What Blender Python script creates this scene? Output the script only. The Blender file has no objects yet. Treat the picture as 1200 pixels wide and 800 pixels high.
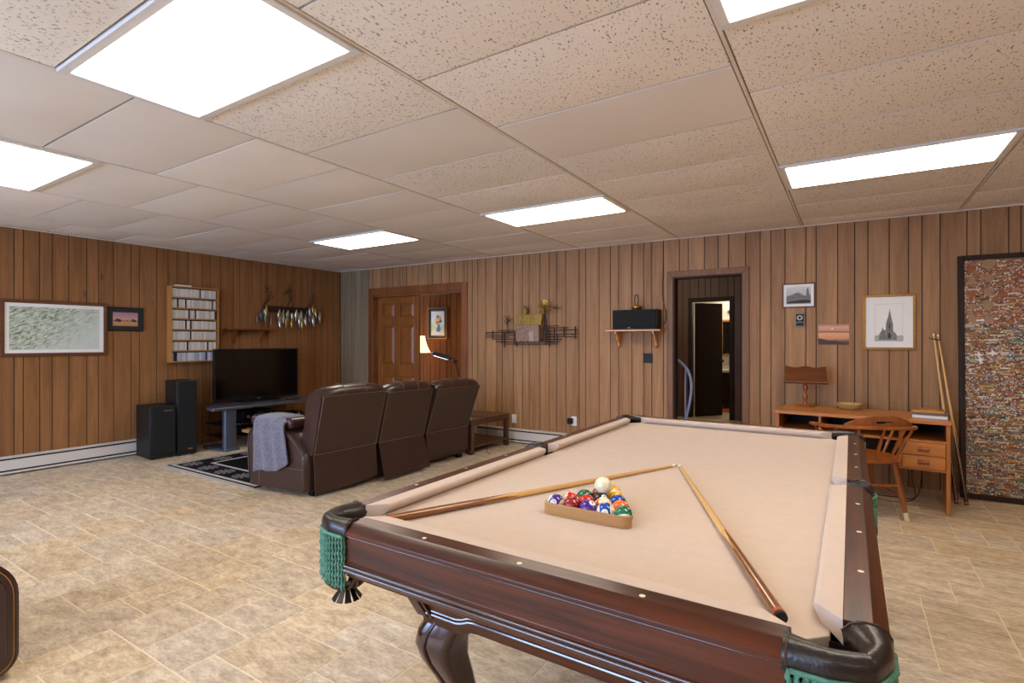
import bpy, bmesh, math, random
from mathutils import Vector, Matrix

C = bpy.context.scene.collection
PI = math.pi
rnd = random.Random(7)

# ------------------------------------------------------------------ camera, light, exposure
CAM_H = 1.335
cam = bpy.data.cameras.new('camera')
cam.sensor_width = 36.0
cam.lens = 621.0 / 1200.0 * 36.0
cam.clip_start = 0.02
cam_o = bpy.data.objects.new('camera', cam)
C.objects.link(cam_o)
cam_o.location = (0, 0, CAM_H)
cam_o.rotation_euler = (PI / 2, 0, math.atan(397.0 / 621.0))
bpy.context.scene.camera = cam_o

world = bpy.data.worlds.new('daylight')
bpy.context.scene.world = world
world.use_nodes = True
bgn = world.node_tree.nodes['Background']
bgn.inputs[0].default_value = (0.44, 0.63, 1.0, 1)
bgn.inputs[1].default_value = 11.0

LIGHT_STRENGTH = 5.5          # ceiling troffers
vs = bpy.context.scene.view_settings
vs.view_transform = 'Standard'
vs.look = 'None'
vs.gamma = 1.0
vs.exposure = 0.9
vs.use_curve_mapping = False

# ------------------------------------------------------------------ helpers
def lin(r, g, b):
    def f(c):
        c /= 255.0
        return c / 12.92 if c <= 0.04045 else ((c + 0.055) / 1.055) ** 2.4
    return (f(r), f(g), f(b), 1.0)

def new_mat(name):
    m = bpy.data.materials.new(name)
    m.use_nodes = True
    nt = m.node_tree
    return m, nt, nt.nodes['Principled BSDF']

def plain(name, rgb, rough=0.5, metal=0.0, spec=0.5, coat=0.0, noise=0.0, nscale=8.0, bump=0.0, bscale=60.0, sheen=0.0):
    m, nt, b = new_mat(name)
    b.inputs['Roughness'].default_value = rough
    b.inputs['Metallic'].default_value = metal
    b.inputs['Specular IOR Level'].default_value = spec
    b.inputs['Coat Weight'].default_value = coat
    b.inputs['Coat Roughness'].default_value = 0.12
    b.inputs['Sheen Weight'].default_value = sheen
    col = lin(*rgb)
    b.inputs['Base Color'].default_value = col
    tc = nt.nodes.new('ShaderNodeTexCoord')
    if noise > 0:
        n = nt.nodes.new('ShaderNodeTexNoise')
        n.inputs['Scale'].default_value = nscale
        n.inputs['Detail'].default_value = 6
        nt.links.new(tc.outputs['Object'], n.inputs['Vector'])
        r = nt.nodes.new('ShaderNodeValToRGB')
        r.color_ramp.elements[0].position = 0.3
        r.color_ramp.elements[1].position = 0.7
        r.color_ramp.elements[0].color = tuple(c * (1 - noise) for c in col[:3]) + (1,)
        r.color_ramp.elements[1].color = tuple(min(1, c * (1 + noise)) for c in col[:3]) + (1,)
        nt.links.new(n.outputs['Fac'], r.inputs['Fac'])
        nt.links.new(r.outputs['Color'], b.inputs['Base Color'])
    if bump > 0:
        n2 = nt.nodes.new('ShaderNodeTexNoise')
        n2.inputs['Scale'].default_value = bscale
        n2.inputs['Detail'].default_value = 4
        nt.links.new(tc.outputs['Object'], n2.inputs['Vector'])
        bp = nt.nodes.new('ShaderNodeBump')
        bp.inputs['Strength'].default_value = bump
        bp.inputs['Distance'].default_value = 0.01
        nt.links.new(n2.outputs['Fac'], bp.inputs['Height'])
        nt.links.new(bp.outputs['Normal'], b.inputs['Normal'])
    return m

def wood(name, dark, light, axis='Z', scale=6.0, stretch=0.07, rough=0.45, coat=0.0, tint=0.0, knots=0.0, spec=0.5):
    """grain stretched along one object axis; tint adds a per-piece brightness shift"""
    m, nt, b = new_mat(name)
    L = nt.links.new
    b.inputs['Roughness'].default_value = rough
    b.inputs['Coat Weight'].default_value = coat
    b.inputs['Coat Roughness'].default_value = 0.15
    b.inputs['Specular IOR Level'].default_value = spec
    tc = nt.nodes.new('ShaderNodeTexCoord')
    oi = nt.nodes.new('ShaderNodeObjectInfo')
    mp = nt.nodes.new('ShaderNodeMapping')
    s = [1, 1, 1]
    s['XYZ'.index(axis)] = stretch
    mp.inputs['Scale'].default_value = s
    mul = nt.nodes.new('ShaderNodeMath'); mul.operation = 'MULTIPLY'; mul.inputs[1].default_value = 37.0
    L(oi.outputs['Random'], mul.inputs[0])
    cmb = nt.nodes.new('ShaderNodeCombineXYZ')
    for i in range(3): L(mul.outputs[0], cmb.inputs[i])
    add = nt.nodes.new('ShaderNodeVectorMath'); add.operation = 'ADD'
    L(tc.outputs['Object'], add.inputs[0]); L(cmb.outputs[0], add.inputs[1])
    L(add.outputs[0], mp.inputs['Vector'])
    n = nt.nodes.new('ShaderNodeTexNoise')
    n.inputs['Scale'].default_value = scale * 6
    n.inputs['Detail'].default_value = 8
    n.inputs['Roughness'].default_value = 0.65
    n.inputs['Distortion'].default_value = 0.6
    L(mp.outputs[0], n.inputs['Vector'])
    n2 = nt.nodes.new('ShaderNodeTexNoise')
    n2.inputs['Scale'].default_value = scale
    n2.inputs['Detail'].default_value = 4
    L(mp.outputs[0], n2.inputs['Vector'])
    mx = nt.nodes.new('ShaderNodeMath'); mx.operation = 'ADD'
    h1 = nt.nodes.new('ShaderNodeMath'); h1.operation = 'MULTIPLY'; h1.inputs[1].default_value = 0.6
    h2 = nt.nodes.new('ShaderNodeMath'); h2.operation = 'MULTIPLY'; h2.inputs[1].default_value = 0.4
    L(n.outputs['Fac'], h1.inputs[0]); L(n2.outputs['Fac'], h2.inputs[0])
    L(h1.outputs[0], mx.inputs[0]); L(h2.outputs[0], mx.inputs[1])
    r = nt.nodes.new('ShaderNodeValToRGB')
    r.color_ramp.elements[0].position = 0.36
    r.color_ramp.elements[1].position = 0.64
    r.color_ramp.elements[0].color = lin(*dark)
    r.color_ramp.elements[1].color = lin(*light)
    L(mx.outputs[0], r.inputs['Fac'])
    out = r.outputs['Color']
    if knots > 0:
        v = nt.nodes.new('ShaderNodeTexVoronoi'); v.inputs['Scale'].default_value = 2.2
        mp2 = nt.nodes.new('ShaderNodeMapping')
        s2 = [1.6, 1.6, 1.6]; s2['XYZ'.index(axis)] = 0.7
        mp2.inputs['Scale'].default_value = s2
        L(add.outputs[0], mp2.inputs['Vector']); L(mp2.outputs[0], v.inputs['Vector'])
        rr = nt.nodes.new('ShaderNodeValToRGB')
        rr.color_ramp.elements[0].position = 0.02
        rr.color_ramp.elements[1].position = 0.09
        rr.color_ramp.elements[0].color = (1, 1, 1, 1)
        rr.color_ramp.elements[1].color = (0, 0, 0, 1)
        L(v.outputs['Distance'], rr.inputs['Fac'])
        mk_ = nt.nodes.new('ShaderNodeMath'); mk_.operation = 'MULTIPLY'; mk_.inputs[1].default_value = knots
        L(rr.outputs['Color'], mk_.inputs[0])
        mixk = nt.nodes.new('ShaderNodeMixRGB')
        mixk.inputs[2].default_value = tuple(c * 0.3 for c in lin(*dark)[:3]) + (1,)
        L(mk_.outputs[0], mixk.inputs[0]); L(out, mixk.inputs[1])
        out = mixk.outputs[0]
    if tint > 0:
        hsv = nt.nodes.new('ShaderNodeHueSaturation')
        ma = nt.nodes.new('ShaderNodeMapRange')
        ma.inputs['To Min'].default_value = 1 - tint
        ma.inputs['To Max'].default_value = 1 + tint
        L(oi.outputs['Random'], ma.inputs['Value'])
        L(ma.outputs[0], hsv.inputs['Value'])
        L(out, hsv.inputs['Color'])
        out = hsv.outputs[0]
    L(out, b.inputs['Base Color'])
    bp = nt.nodes.new('ShaderNodeBump'); bp.inputs['Strength'].default_value = 0.08; bp.inputs['Distance'].default_value = 0.004
    L(n.outputs['Fac'], bp.inputs['Height']); L(bp.outputs[0], b.inputs['Normal'])
    return m

def emit(name, rgb, strength):
    m, nt, b = new_mat(name)
    b.inputs['Base Color'].default_value = lin(*rgb)
    b.inputs['Emission Color'].default_value = lin(*rgb)
    b.inputs['Emission Strength'].default_value = strength
    b.inputs['Roughness'].default_value = 0.4
    return m

def box(bm, x0, y0, z0, x1, y1, z1, mi=0):
    vs_ = [bm.verts.new((x, y, z)) for x in (x0, x1) for y in (y0, y1) for z in (z0, z1)]
    for q in ((0, 1, 3, 2), (4, 6, 7, 5), (0, 4, 5, 1), (2, 3, 7, 6), (0, 2, 6, 4), (1, 5, 7, 3)):
        f = bm.faces.new([vs_[i] for i in q]); f.material_index = mi
    return vs_

def loft(bm, rings, cap=True, closed=False, mi=0):
    vr = [[bm.verts.new(p) for p in r] for r in rings]
    n = len(vr[0])
    m = len(vr)
    for i in range(m if closed else m - 1):
        a, b = vr[i], vr[(i + 1) % m]
        for j in range(n):
            f = bm.faces.new((a[j], a[(j + 1) % n], b[(j + 1) % n], b[j])); f.material_index = mi
    if cap and not closed:
        f = bm.faces.new(list(reversed(vr[0]))); f.material_index = mi
        f = bm.faces.new(vr[-1]); f.material_index = mi
    return vr

def cyl(bm, p0, p1, r0, r1=None, n=12, mi=0):
    r1 = r0 if r1 is None else r1
    p0 = Vector(p0); p1 = Vector(p1)
    d = (p1 - p0).normalized()
    up = Vector((0, 0, 1)) if abs(d.z) < 0.95 else Vector((1, 0, 0))
    a = d.cross(up).normalized(); b = d.cross(a)
    def ring(p, r): return [p + (a * math.cos(t) + b * math.sin(t)) * r for t in [2 * PI * i / n for i in range(n)]]
    loft(bm, [ring(p0, r0), ring(p1, r1)], mi=mi)

def tube(bm, pts, r, n=8, closed=False, mi=0):
    pts = [Vector(p) for p in pts]
    m = len(pts)
    rings = []
    prev = None
    for i, p in enumerate(pts):
        if closed: t = pts[(i + 1) % m] - pts[i - 1]
        else: t = pts[min(i + 1, m - 1)] - pts[max(i - 1, 0)]
        t.normalize()
        if prev is None:
            up = Vector((0, 0, 1)) if abs(t.z) < 0.9 else Vector((1, 0, 0))
            a = t.cross(up).normalized()
        else:
            a = prev - t * prev.dot(t); a.normalize()
        prev = a
        b = t.cross(a)
        rr = r[i] if isinstance(r, (list, tuple)) else r
        rings.append([p + (a * math.cos(q) + b * math.sin(q)) * rr for q in [2 * PI * k / n for k in range(n)]])
    loft(bm, rings, closed=closed, mi=mi)

def lathe(bm, prof, n=16, o=(0, 0, 0), mi=0):
    o = Vector(o)
    rings = [[o + Vector((max(r, 1e-4) * math.cos(t), max(r, 1e-4) * math.sin(t), z)) for t in [2 * PI * i / n for i in range(n)]] for r, z in prof]
    loft(bm, rings, mi=mi)

def prism(bm, poly, axis, a, b, mi=0):
    """extrude a 2D polygon along an axis; the two other axes in order take (u, v)"""
    def P(u, v, w):
        return {'X': (w, u, v), 'Y': (u, w, v), 'Z': (u, v, w)}[axis]
    loft(bm, [[P(u, v, a) for u, v in poly], [P(u, v, b) for u, v in poly]], mi=mi)

def rrect(x0, y0, x1, y1, r, n=4):
    out = []
    for cx, cy, s in ((x1 - r, y1 - r, 0), (x0 + r, y1 - r, 1), (x0 + r, y0 + r, 2), (x1 - r, y0 + r, 3)):
        for i in range(n + 1):
            t = (s + i / n) * PI / 2
            out.append((cx + r * math.cos(t), cy + r * math.sin(t)))
    return out

def smooth_path(pts, k=4):
    pts = [Vector(p) for p in pts]
    out = []
    for i in range(len(pts) - 1):
        p0 = pts[max(i - 1, 0)]; p1 = pts[i]; p2 = pts[i + 1]; p3 = pts[min(i + 2, len(pts) - 1)]
        for j in range(k):
            t = j / k
            out.append(0.5 * ((2 * p1) + (p2 - p0) * t + (2 * p0 - 5 * p1 + 4 * p2 - p3) * t * t + (3 * p1 - p0 - 3 * p2 + p3) * t ** 3))
    out.append(pts[-1])
    return out

def finish(bm, name, mats, angle=40, smooth=True):
    bmesh.ops.recalc_face_normals(bm, faces=bm.faces)
    me = bpy.data.meshes.new(name)
    bm.to_mesh(me); bm.free()
    for m in (mats if isinstance(mats, (list, tuple)) else [mats]): me.materials.append(m)
    if smooth:
        me.polygons.foreach_set('use_smooth', [True] * len(me.polygons))
        me.set_sharp_from_angle(angle=math.radians(angle))
    return me

def mk(name, bm, mats, parent=None, bevel=0.0, angle=40, loc=None, rz=None, seg=2, smooth=True):
    me = finish(bm, name, mats, angle, smooth)
    o = bpy.data.objects.new(name, me)
    C.objects.link(o)
    if parent is not None: o.parent = parent
    if loc is not None: o.location = loc
    if rz is not None: o.rotation_euler = (0, 0, rz)
    if bevel > 0:
        md = o.modifiers.new('bevel', 'BEVEL')
        md.width = bevel; md.segments = seg; md.limit_method = 'ANGLE'; md.angle_limit = math.radians(35)
    return o

def NB(): return bmesh.new()

def bxs(*boxes):
    bm = NB()
    for b in boxes: box(bm, *b)
    return bm

def tag(o, label, cat, group=None):
    o['label'] = label; o['category'] = cat
    if group: o['group'] = group
    return o

def thing(name, label, cat, loc=(0, 0, 0), rz=0.0, group=None):
    o = bpy.data.objects.new(name, None)
    C.objects.link(o)
    o.empty_display_size = 0.1
    o.location = loc; o.rotation_euler = (0, 0, rz)
    return tag(o, label, cat, group)

def struct(name, bm, m, parent=None, **k):
    o = mk(name, bm, m, parent, **k)
    if parent is None: o['kind'] = 'structure'
    return o

def copy_tree(o, loc=None, rz=None, label=None, group=None):
    c = o.copy(); C.objects.link(c)
    if loc is not None: c.location = loc
    if rz is not None: c.rotation_euler = (0, 0, rz)
    if label: c['label'] = label
    if group: c['group'] = group
    for ch in list(o.children):
        d = ch.copy(); C.objects.link(d); d.parent = c
        for g in list(ch.children):
            e = g.copy(); C.objects.link(e); e.parent = d
    return c

# ------------------------------------------------------------------ room frame
H = 2.488                     # ceiling height
XL = -7.137                   # left wall surface
P0 = Vector((XL, 5.878, 0))   # far left corner
WA = math.radians(1.36)       # the long back wall is not quite square to the room
WDIR = Vector((math.cos(WA), math.sin(WA), 0))
WOUT = Vector((math.sin(WA), -math.cos(WA), 0))
def WB(s, z, off=0.0):
    p = P0 + WDIR * s + WOUT * off
    return (p.x, p.y, z)
def WLf(y, z, off=0.0): return (XL + off, y, z)
LROT = PI / 2
X_RIGHT, Y_FRONT = 3.6, -3.4

# ------------------------------------------------------------------ materials
M = {}
M['panel'] = wood('brown_panelling', (137, 98, 63), (174, 131, 90), 'Z', 3.2, 0.07, 0.55, tint=0.07, knots=0.6, spec=0.3)
M['panel_warm'] = wood('warm_panelling', (120, 79, 43), (155, 107, 64), 'Z', 3.2, 0.07, 0.55, tint=0.07, spec=0.3, knots=0.55)
M['panel_grey'] = wood('grey_brown_panelling', (112, 95, 70), (146, 126, 97), 'Z', 3.2, 0.07, 0.5, tint=0.07, knots=0.4)
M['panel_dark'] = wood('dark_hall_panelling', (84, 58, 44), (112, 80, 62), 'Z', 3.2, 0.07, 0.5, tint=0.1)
M['groove'] = plain('panel_groove', (30, 20, 14), 0.8)
M['casing'] = wood('door_casing_brown', (108, 74, 48), (138, 98, 66), 'Z', 5, 0.06, 0.5, knots=0.4, spec=0.3)
M['casing_pine'] = wood('door_casing_pine', (102, 54, 22), (142, 84, 40), 'Z', 4, 0.06, 0.4, knots=0.9)
M['pine_door'] = wood('pine_door', (112, 62, 22), (146, 88, 38), 'Z', 4, 0.06, 0.35, knots=0.3)
M['oak'] = wood('honey_oak', (150, 98, 42), (184, 128, 66), 'X', 4, 0.06, 0.35)
M['oak_z'] = wood('honey_oak_upright', (150, 98, 42), (184, 128, 66), 'Z', 4, 0.06, 0.35)
M['teak'] = wood('desk_teak', (160, 96, 40), (204, 134, 66), 'X', 4, 0.06, 0.32, coat=0.1)
M['teak_z'] = wood('desk_teak_upright', (156, 92, 38), (196, 126, 60), 'Z', 4, 0.06, 0.32, coat=0.1)
M['chair'] = wood('chair_maple', (128, 66, 24), (172, 100, 44), 'Z', 5, 0.08, 0.28, coat=0.3)
M['chair_x'] = wood('chair_maple_seat', (128, 66, 24), (172, 100, 44), 'X', 5, 0.1, 0.28, coat=0.3)
M['shelf'] = wood('shelf_pine', (186, 118, 48), (214, 150, 78), 'X', 4, 0.06, 0.3, coat=0.2)
M['shelf_red'] = wood('shelf_red_pine', (116, 52, 18), (150, 78, 32), 'X', 4, 0.06, 0.35, coat=0.2)
M['mahog_x'] = wood('table_mahogany_x', (30, 11, 5), (100, 46, 20), 'X', 7, 0.04, 0.3, coat=0.1, spec=0.4)
M['mahog_y'] = wood('table_mahogany_y', (30, 11, 5), (100, 46, 20), 'Y', 7, 0.04, 0.3, coat=0.1, spec=0.4)
M['mahog_z'] = wood('table_mahogany_z', (38, 17, 10), (70, 32, 18), 'Z', 5, 0.1, 0.25, coat=0.3)
M['mahog_gloss'] = wood('polished_mahogany_bead', (34, 13, 7), (76, 34, 18), 'X', 6, 0.05, 0.16, coat=0.9)
M['endtab'] = wood('end_table_brown', (54, 30, 16), (92, 54, 30), 'Y', 5, 0.08, 0.3, coat=0.3)
M['dark_wood'] = wood('dark_stained_wood', (34, 23, 16), (56, 38, 27), 'Z', 5, 0.06, 0.55, spec=0.25)
M['frame_brown'] = wood('picture_frame_brown', (74, 40, 20), (112, 64, 34), 'X', 5, 0.08, 0.35)
M['cloth'] = plain('tan_billiard_cloth', (204, 185, 169), 0.95, spec=0.1, noise=0.03, nscale=30, bump=0.05, bscale=900, sheen=0.15)
M['leather_pocket'] = plain('dark_pocket_leather', (30, 22, 19), 0.34, coat=0.15, bump=0.12, bscale=140)
M['leather_strap'] = plain('brown_strap_leather', (72, 48, 30), 0.4, bump=0.1, bscale=120)
M['fringe'] = plain('green_fringe', (84, 130, 106), 0.85, noise=0.3, nscale=60)
M['ivory'] = plain('ivory', (235, 222, 196), 0.3)
M['leather'] = plain('brown_sofa_leather', (56, 34, 29), 0.32, coat=0.2, noise=0.12, nscale=5, bump=0.12, bscale=90)
M['leather_back'] = plain('brown_sofa_vinyl', (54, 34, 27), 0.45, noise=0.06, nscale=5, bump=0.06, bscale=120)
M['stitch'] = plain('pale_stitching', (120, 94, 74), 0.6)
M['stitch_orange'] = plain('orange_stitching', (190, 126, 50), 0.6)
M['throw'] = plain('grey_throw', (112, 111, 124), 0.95, spec=0.1, noise=0.35, nscale=70, bump=0.5, bscale=200, sheen=0.3)
M['black_plastic'] = plain('black_plastic', (14, 14, 15), 0.5, spec=0.3)
M['black_matte'] = plain('black_grille_cloth', (7, 8, 10), 0.85, bump=0.2, bscale=600)
M['speaker_wood'] = plain('black_ash_veneer', (10, 11, 14), 0.5, noise=0.2, nscale=30)
M['screen'] = plain('dark_screen', (5, 5, 6), 0.12)
M['grey_metal'] = plain('grey_blue_metal', (104, 110, 122), 0.35, metal=0.6)
M['silver'] = plain('silver_metal', (190, 192, 196), 0.28, metal=1.0)
M['chrome'] = plain('brushed_nickel', (150, 146, 138), 0.25, metal=1.0)
M['white_metal'] = plain('cream_heater_enamel', (206, 198, 190), 0.4)
M['dark_gap'] = plain('dark_gap', (16, 15, 15), 0.8)
M['white_plastic'] = plain('white_plastic', (226, 224, 220), 0.35)
M['paper'] = plain('white_paper', (232, 229, 222), 0.7)
M['mat_black'] = plain('black_mat_board', (34, 32, 31), 0.7)
M['ink'] = plain('grey_ink', (118, 116, 112), 0.8, noise=0.5, nscale=90)
M['ink_dark'] = plain('dark_ink', (60, 58, 56), 0.8, noise=0.6, nscale=140)
M['ink_pale'] = plain('pale_ink', (176, 174, 168), 0.8, noise=0.25, nscale=120)
M['gold'] = plain('gilt_frame', (164, 118, 50), 0.35, metal=0.6, noise=0.2, nscale=40)
M['brass'] = plain('brass', (150, 118, 54), 0.3, metal=0.9)
M['bronze'] = plain('dark_bronze_wire', (54, 38, 34), 0.5, metal=0.4)
M['grass_gold'] = plain('gilded_thatch', (150, 124, 62), 0.5, metal=0.5, noise=0.5, nscale=60, bump=0.6, bscale=120)
M['stonewall'] = plain('patinated_barn_wall', (138, 108, 88), 0.5, metal=0.3, noise=0.45, nscale=45)
M['rug_black'] = plain('black_rug_pile', (24, 24, 28), 0.95, spec=0.1, bump=0.4, bscale=400)
M['rug_white'] = plain('ivory_rug_pile', (200, 196, 192), 0.95, spec=0.1, bump=0.4, bscale=400)
M['rug_grey'] = plain('grey_rug_pile', (118, 116, 120), 0.95, spec=0.1, noise=0.4, nscale=60)
M['wall_white'] = plain('white_plaster', (214, 208, 196), 0.8)
M['hall_floor'] = plain('bath_floor_vinyl', (186, 168, 138), 0.5, noise=0.1, nscale=10)
M['red_mat'] = plain('rust_bath_mat', (170, 66, 34), 0.95)
M['mirror'] = plain('mirror_glass', (200, 200, 200), 0.04, metal=1.0)
M['porcelain'] = plain('cream_counter', (222, 214, 200), 0.3)
M['rail_metal'] = plain('pale_blue_enamel', (150, 160, 190), 0.3)
M['wicker'] = plain('woven_straw', (188, 150, 92), 0.7, noise=0.35, nscale=70, bump=0.5, bscale=120)
M['tan_leather'] = plain('tan_leather_pouch', (176, 118, 52), 0.5, noise=0.15, nscale=14, bump=0.1)
M['book_grey'] = plain('grey_book_cover', (104, 104, 110), 0.4)
M['cue_maple'] = wood('cue_maple', (206, 158, 92), (228, 184, 120), 'X', 4, 0.03, 0.25, coat=0.4)
M['cue_butt'] = wood('cue_brown_butt', (112, 62, 18), (150, 90, 32), 'X', 4, 0.03, 0.2, coat=0.6)
M['cue_butt_dark'] = wood('cue_dark_butt', (60, 28, 14), (92, 46, 22), 'X', 4, 0.03, 0.2, coat=0.6)
M['rubber'] = plain('black_rubber', (24, 23, 24), 0.6)
M['red_ring'] = plain('orange_collar', (176, 74, 26), 0.35)
M['rack_wood'] = wood('rack_beech', (160, 116, 66), (188, 142, 88), 'X', 5, 0.06, 0.35)
M['shade'] = emit('lit_lamp_shade', (255, 224, 168), 1.1)
M['lamp_head'] = emit('lamp_lens', (240, 240, 250), 0.9)
M['felt_tip'] = plain('cream_leg_sock', (226, 214, 164), 0.7)
M['tape'] = plain('black_tie', (22, 20, 20), 0.7)
M['diffuser'] = emit('troffer_diffuser', (255, 242, 223), LIGHT_STRENGTH)
M['troffer'] = plain('white_troffer_frame', (214, 208, 202), 0.4)
M['tee'] = plain('ceiling_tee', (222, 206, 188), 0.6)
M['ceil_dark'] = plain('ceiling_void', (26, 23, 21), 0.9)

def tile_mat(name, rgb, fissure):
    m, nt, b = new_mat(name)
    L = nt.links.new
    b.inputs['Roughness'].default_value = 0.95
    b.inputs['Specular IOR Level'].default_value = 0.15
    oi = nt.nodes.new('ShaderNodeObjectInfo')
    geo = nt.nodes.new('ShaderNodeNewGeometry')
    base = lin(*rgb)
    hsv = nt.nodes.new('ShaderNodeHueSaturation')
    hsv.inputs['Color'].default_value = base
    ma = nt.nodes.new('ShaderNodeMapRange'); ma.inputs['To Min'].default_value = 0.93; ma.inputs['To Max'].default_value = 1.05
    L(oi.outputs['Random'], ma.inputs['Value']); L(ma.outputs[0], hsv.inputs['Value'])
    # stains
    st = nt.nodes.new('ShaderNodeTexNoise'); st.inputs['Scale'].default_value = 1.1; st.inputs['Detail'].default_value = 3
    L(geo.outputs['Position'], st.inputs['Vector'])
    sr = nt.nodes.new('ShaderNodeMapRange'); sr.inputs['From Min'].default_value = 0.3; sr.inputs['From Max'].default_value = 0.7
    sr.inputs['To Min'].default_value = 0.95; sr.inputs['To Max'].default_value = 1.04
    L(st.outputs['Fac'], sr.inputs['Value'])
    sm = nt.nodes.new('ShaderNodeMixRGB'); sm.blend_type = 'MULTIPLY'; sm.inputs[0].default_value = 1
    L(hsv.outputs[0], sm.inputs[1]); L(sr.outputs[0], sm.inputs[2])
    out = sm.outputs[0]
    mp = nt.nodes.new('ShaderNodeMapping')
    mp.inputs['Scale'].default_value = (1.0, 0.45, 1.0)
    L(geo.outputs['Position'], mp.inputs['Vector'])
    if fissure:
        n = nt.nodes.new('ShaderNodeTexNoise'); n.inputs['Scale'].default_value = 130; n.inputs['Detail'].default_value = 2; n.inputs['Roughness'].default_value = 0.5
        L(mp.outputs[0], n.inputs['Vector'])
        r = nt.nodes.new('ShaderNodeValToRGB')
        r.color_ramp.elements[0].position = 0.33; r.color_ramp.elements[0].color = (1, 1, 1, 1)
        r.color_ramp.elements[1].position = 0.375; r.color_ramp.elements[1].color = (0, 0, 0, 1)
        L(n.outputs['Fac'], r.inputs['Fac'])
        mx = nt.nodes.new('ShaderNodeMixRGB')
        mx.inputs[2].default_value = tuple(c * 0.30 for c in base[:3]) + (1,)
        L(r.outputs['Color'], mx.inputs[0]); L(out, mx.inputs[1])
        out = mx.outputs[0]
        bp = nt.nodes.new('ShaderNodeBump'); bp.inputs['Strength'].default_value = 0.5; bp.inputs['Distance'].default_value = 0.004; bp.invert = True
        L(r.outputs['Color'], bp.inputs['Height']); L(bp.outputs[0], b.inputs['Normal'])
    L(out, b.inputs['Base Color'])
    return m
M['tile_fissured'] = tile_mat('fissured_ceiling_tile', (238, 227, 213), True)
M['tile_smooth'] = tile_mat('smooth_ceiling_tile', (232, 221, 208), False)

def floor_mat():
    m, nt, b = new_mat('stone_look_floor_tile')
    L = nt.links.new
    b.inputs['Roughness'].default_value = 0.42
    b.inputs['Specular IOR Level'].default_value = 0.4
    geo = nt.nodes.new('ShaderNodeNewGeometry')
    at = nt.nodes.new('ShaderNodeAttribute'); at.attribute_name = 'tone'
    sep = nt.nodes.new('ShaderNodeSeparateColor'); L(at.outputs['Color'], sep.inputs[0])
    mul = nt.nodes.new('ShaderNodeMath'); mul.operation = 'MULTIPLY'; mul.inputs[1].default_value = 50
    L(sep.outputs[0], mul.inputs[0])
    cmb = nt.nodes.new('ShaderNodeCombineXYZ'); L(mul.outputs[0], cmb.inputs[2])
    add = nt.nodes.new('ShaderNodeVectorMath'); L(geo.outputs['Position'], add.inputs[0]); L(cmb.outputs[0], add.inputs[1])
    rot = nt.nodes.new('ShaderNodeMapping'); rot.inputs['Rotation'].default_value = (0, 0, 0.45); rot.inputs['Scale'].default_value = (1.0, 2.2, 1.0)
    L(add.outputs[0], rot.inputs['Vector'])
    n1 = nt.nodes.new('ShaderNodeTexNoise'); n1.inputs['Scale'].default_value = 7.0; n1.inputs['Detail'].default_value = 10; n1.inputs['Roughness'].default_value = 0.74; n1.inputs['Distortion'].default_value = 0.15
    L(rot.outputs[0], n1.inputs['Vector'])
    n3 = nt.nodes.new('ShaderNodeTexNoise'); n3.inputs['Scale'].default_value = 30; n3.inputs['Detail'].default_value = 6; n3.inputs['Roughness'].default_value = 0.7
    L(rot.outputs[0], n3.inputs['Vector'])
    mixn = nt.nodes.new('ShaderNodeMixRGB'); mixn.inputs[0].default_value = 0.38
    L(n1.outputs['Fac'], mixn.inputs[1]); L(n3.outputs['Fac'], mixn.inputs[2])
    r = nt.nodes.new('ShaderNodeValToRGB')
    e = r.color_ramp.elements
    e[0].position = 0.36; e[0].color = lin(158, 136, 108)
    e[1].position = 0.63; e[1].color = lin(238, 222, 192)
    k = e.new(0.455); k.color = lin(194, 171, 138)
    k = e.new(0.525); k.color = lin(214, 193, 160)
    L(mixn.outputs[0], r.inputs['Fac'])
    hsv = nt.nodes.new('ShaderNodeHueSaturation')
    ma = nt.nodes.new('ShaderNodeMapRange'); ma.inputs['To Min'].default_value = 0.92; ma.inputs['To Max'].default_value = 1.05
    L(sep.outputs[1], ma.inputs['Value']); L(ma.outputs[0], hsv.inputs['Value'])
    ms = nt.nodes.new('ShaderNodeMapRange'); ms.inputs['To Min'].default_value = 0.74; ms.inputs['To Max'].default_value = 1.02
    L(sep.outputs[2], ms.inputs['Value']); L(ms.outputs[0], hsv.inputs['Saturation'])
    L(r.outputs['Color'], hsv.inputs['Color'])
    L(hsv.outputs[0], b.inputs['Base Color'])
    bp = nt.nodes.new('ShaderNodeBump'); bp.inputs['Strength'].default_value = 0.12; bp.inputs['Distance'].default_value = 0.004
    L(n1.outputs['Fac'], bp.inputs['Height']); L(bp.outputs[0], b.inputs['Normal'])
    return m
M['floor_tile'] = floor_mat()
M['grout'] = plain('pale_floor_joint', (236, 218, 184), 0.7)

def attr_mat(name, rough=0.45):
    m, nt, b = new_mat(name)
    at = nt.nodes.new('ShaderNodeAttribute'); at.attribute_name = 'tint'
    nt.links.new(at.outputs['Color'], b.inputs['Base Color'])
    b.inputs['Roughness'].default_value = rough
    return m
M['tinted'] = attr_mat('coloured_pieces')

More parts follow.
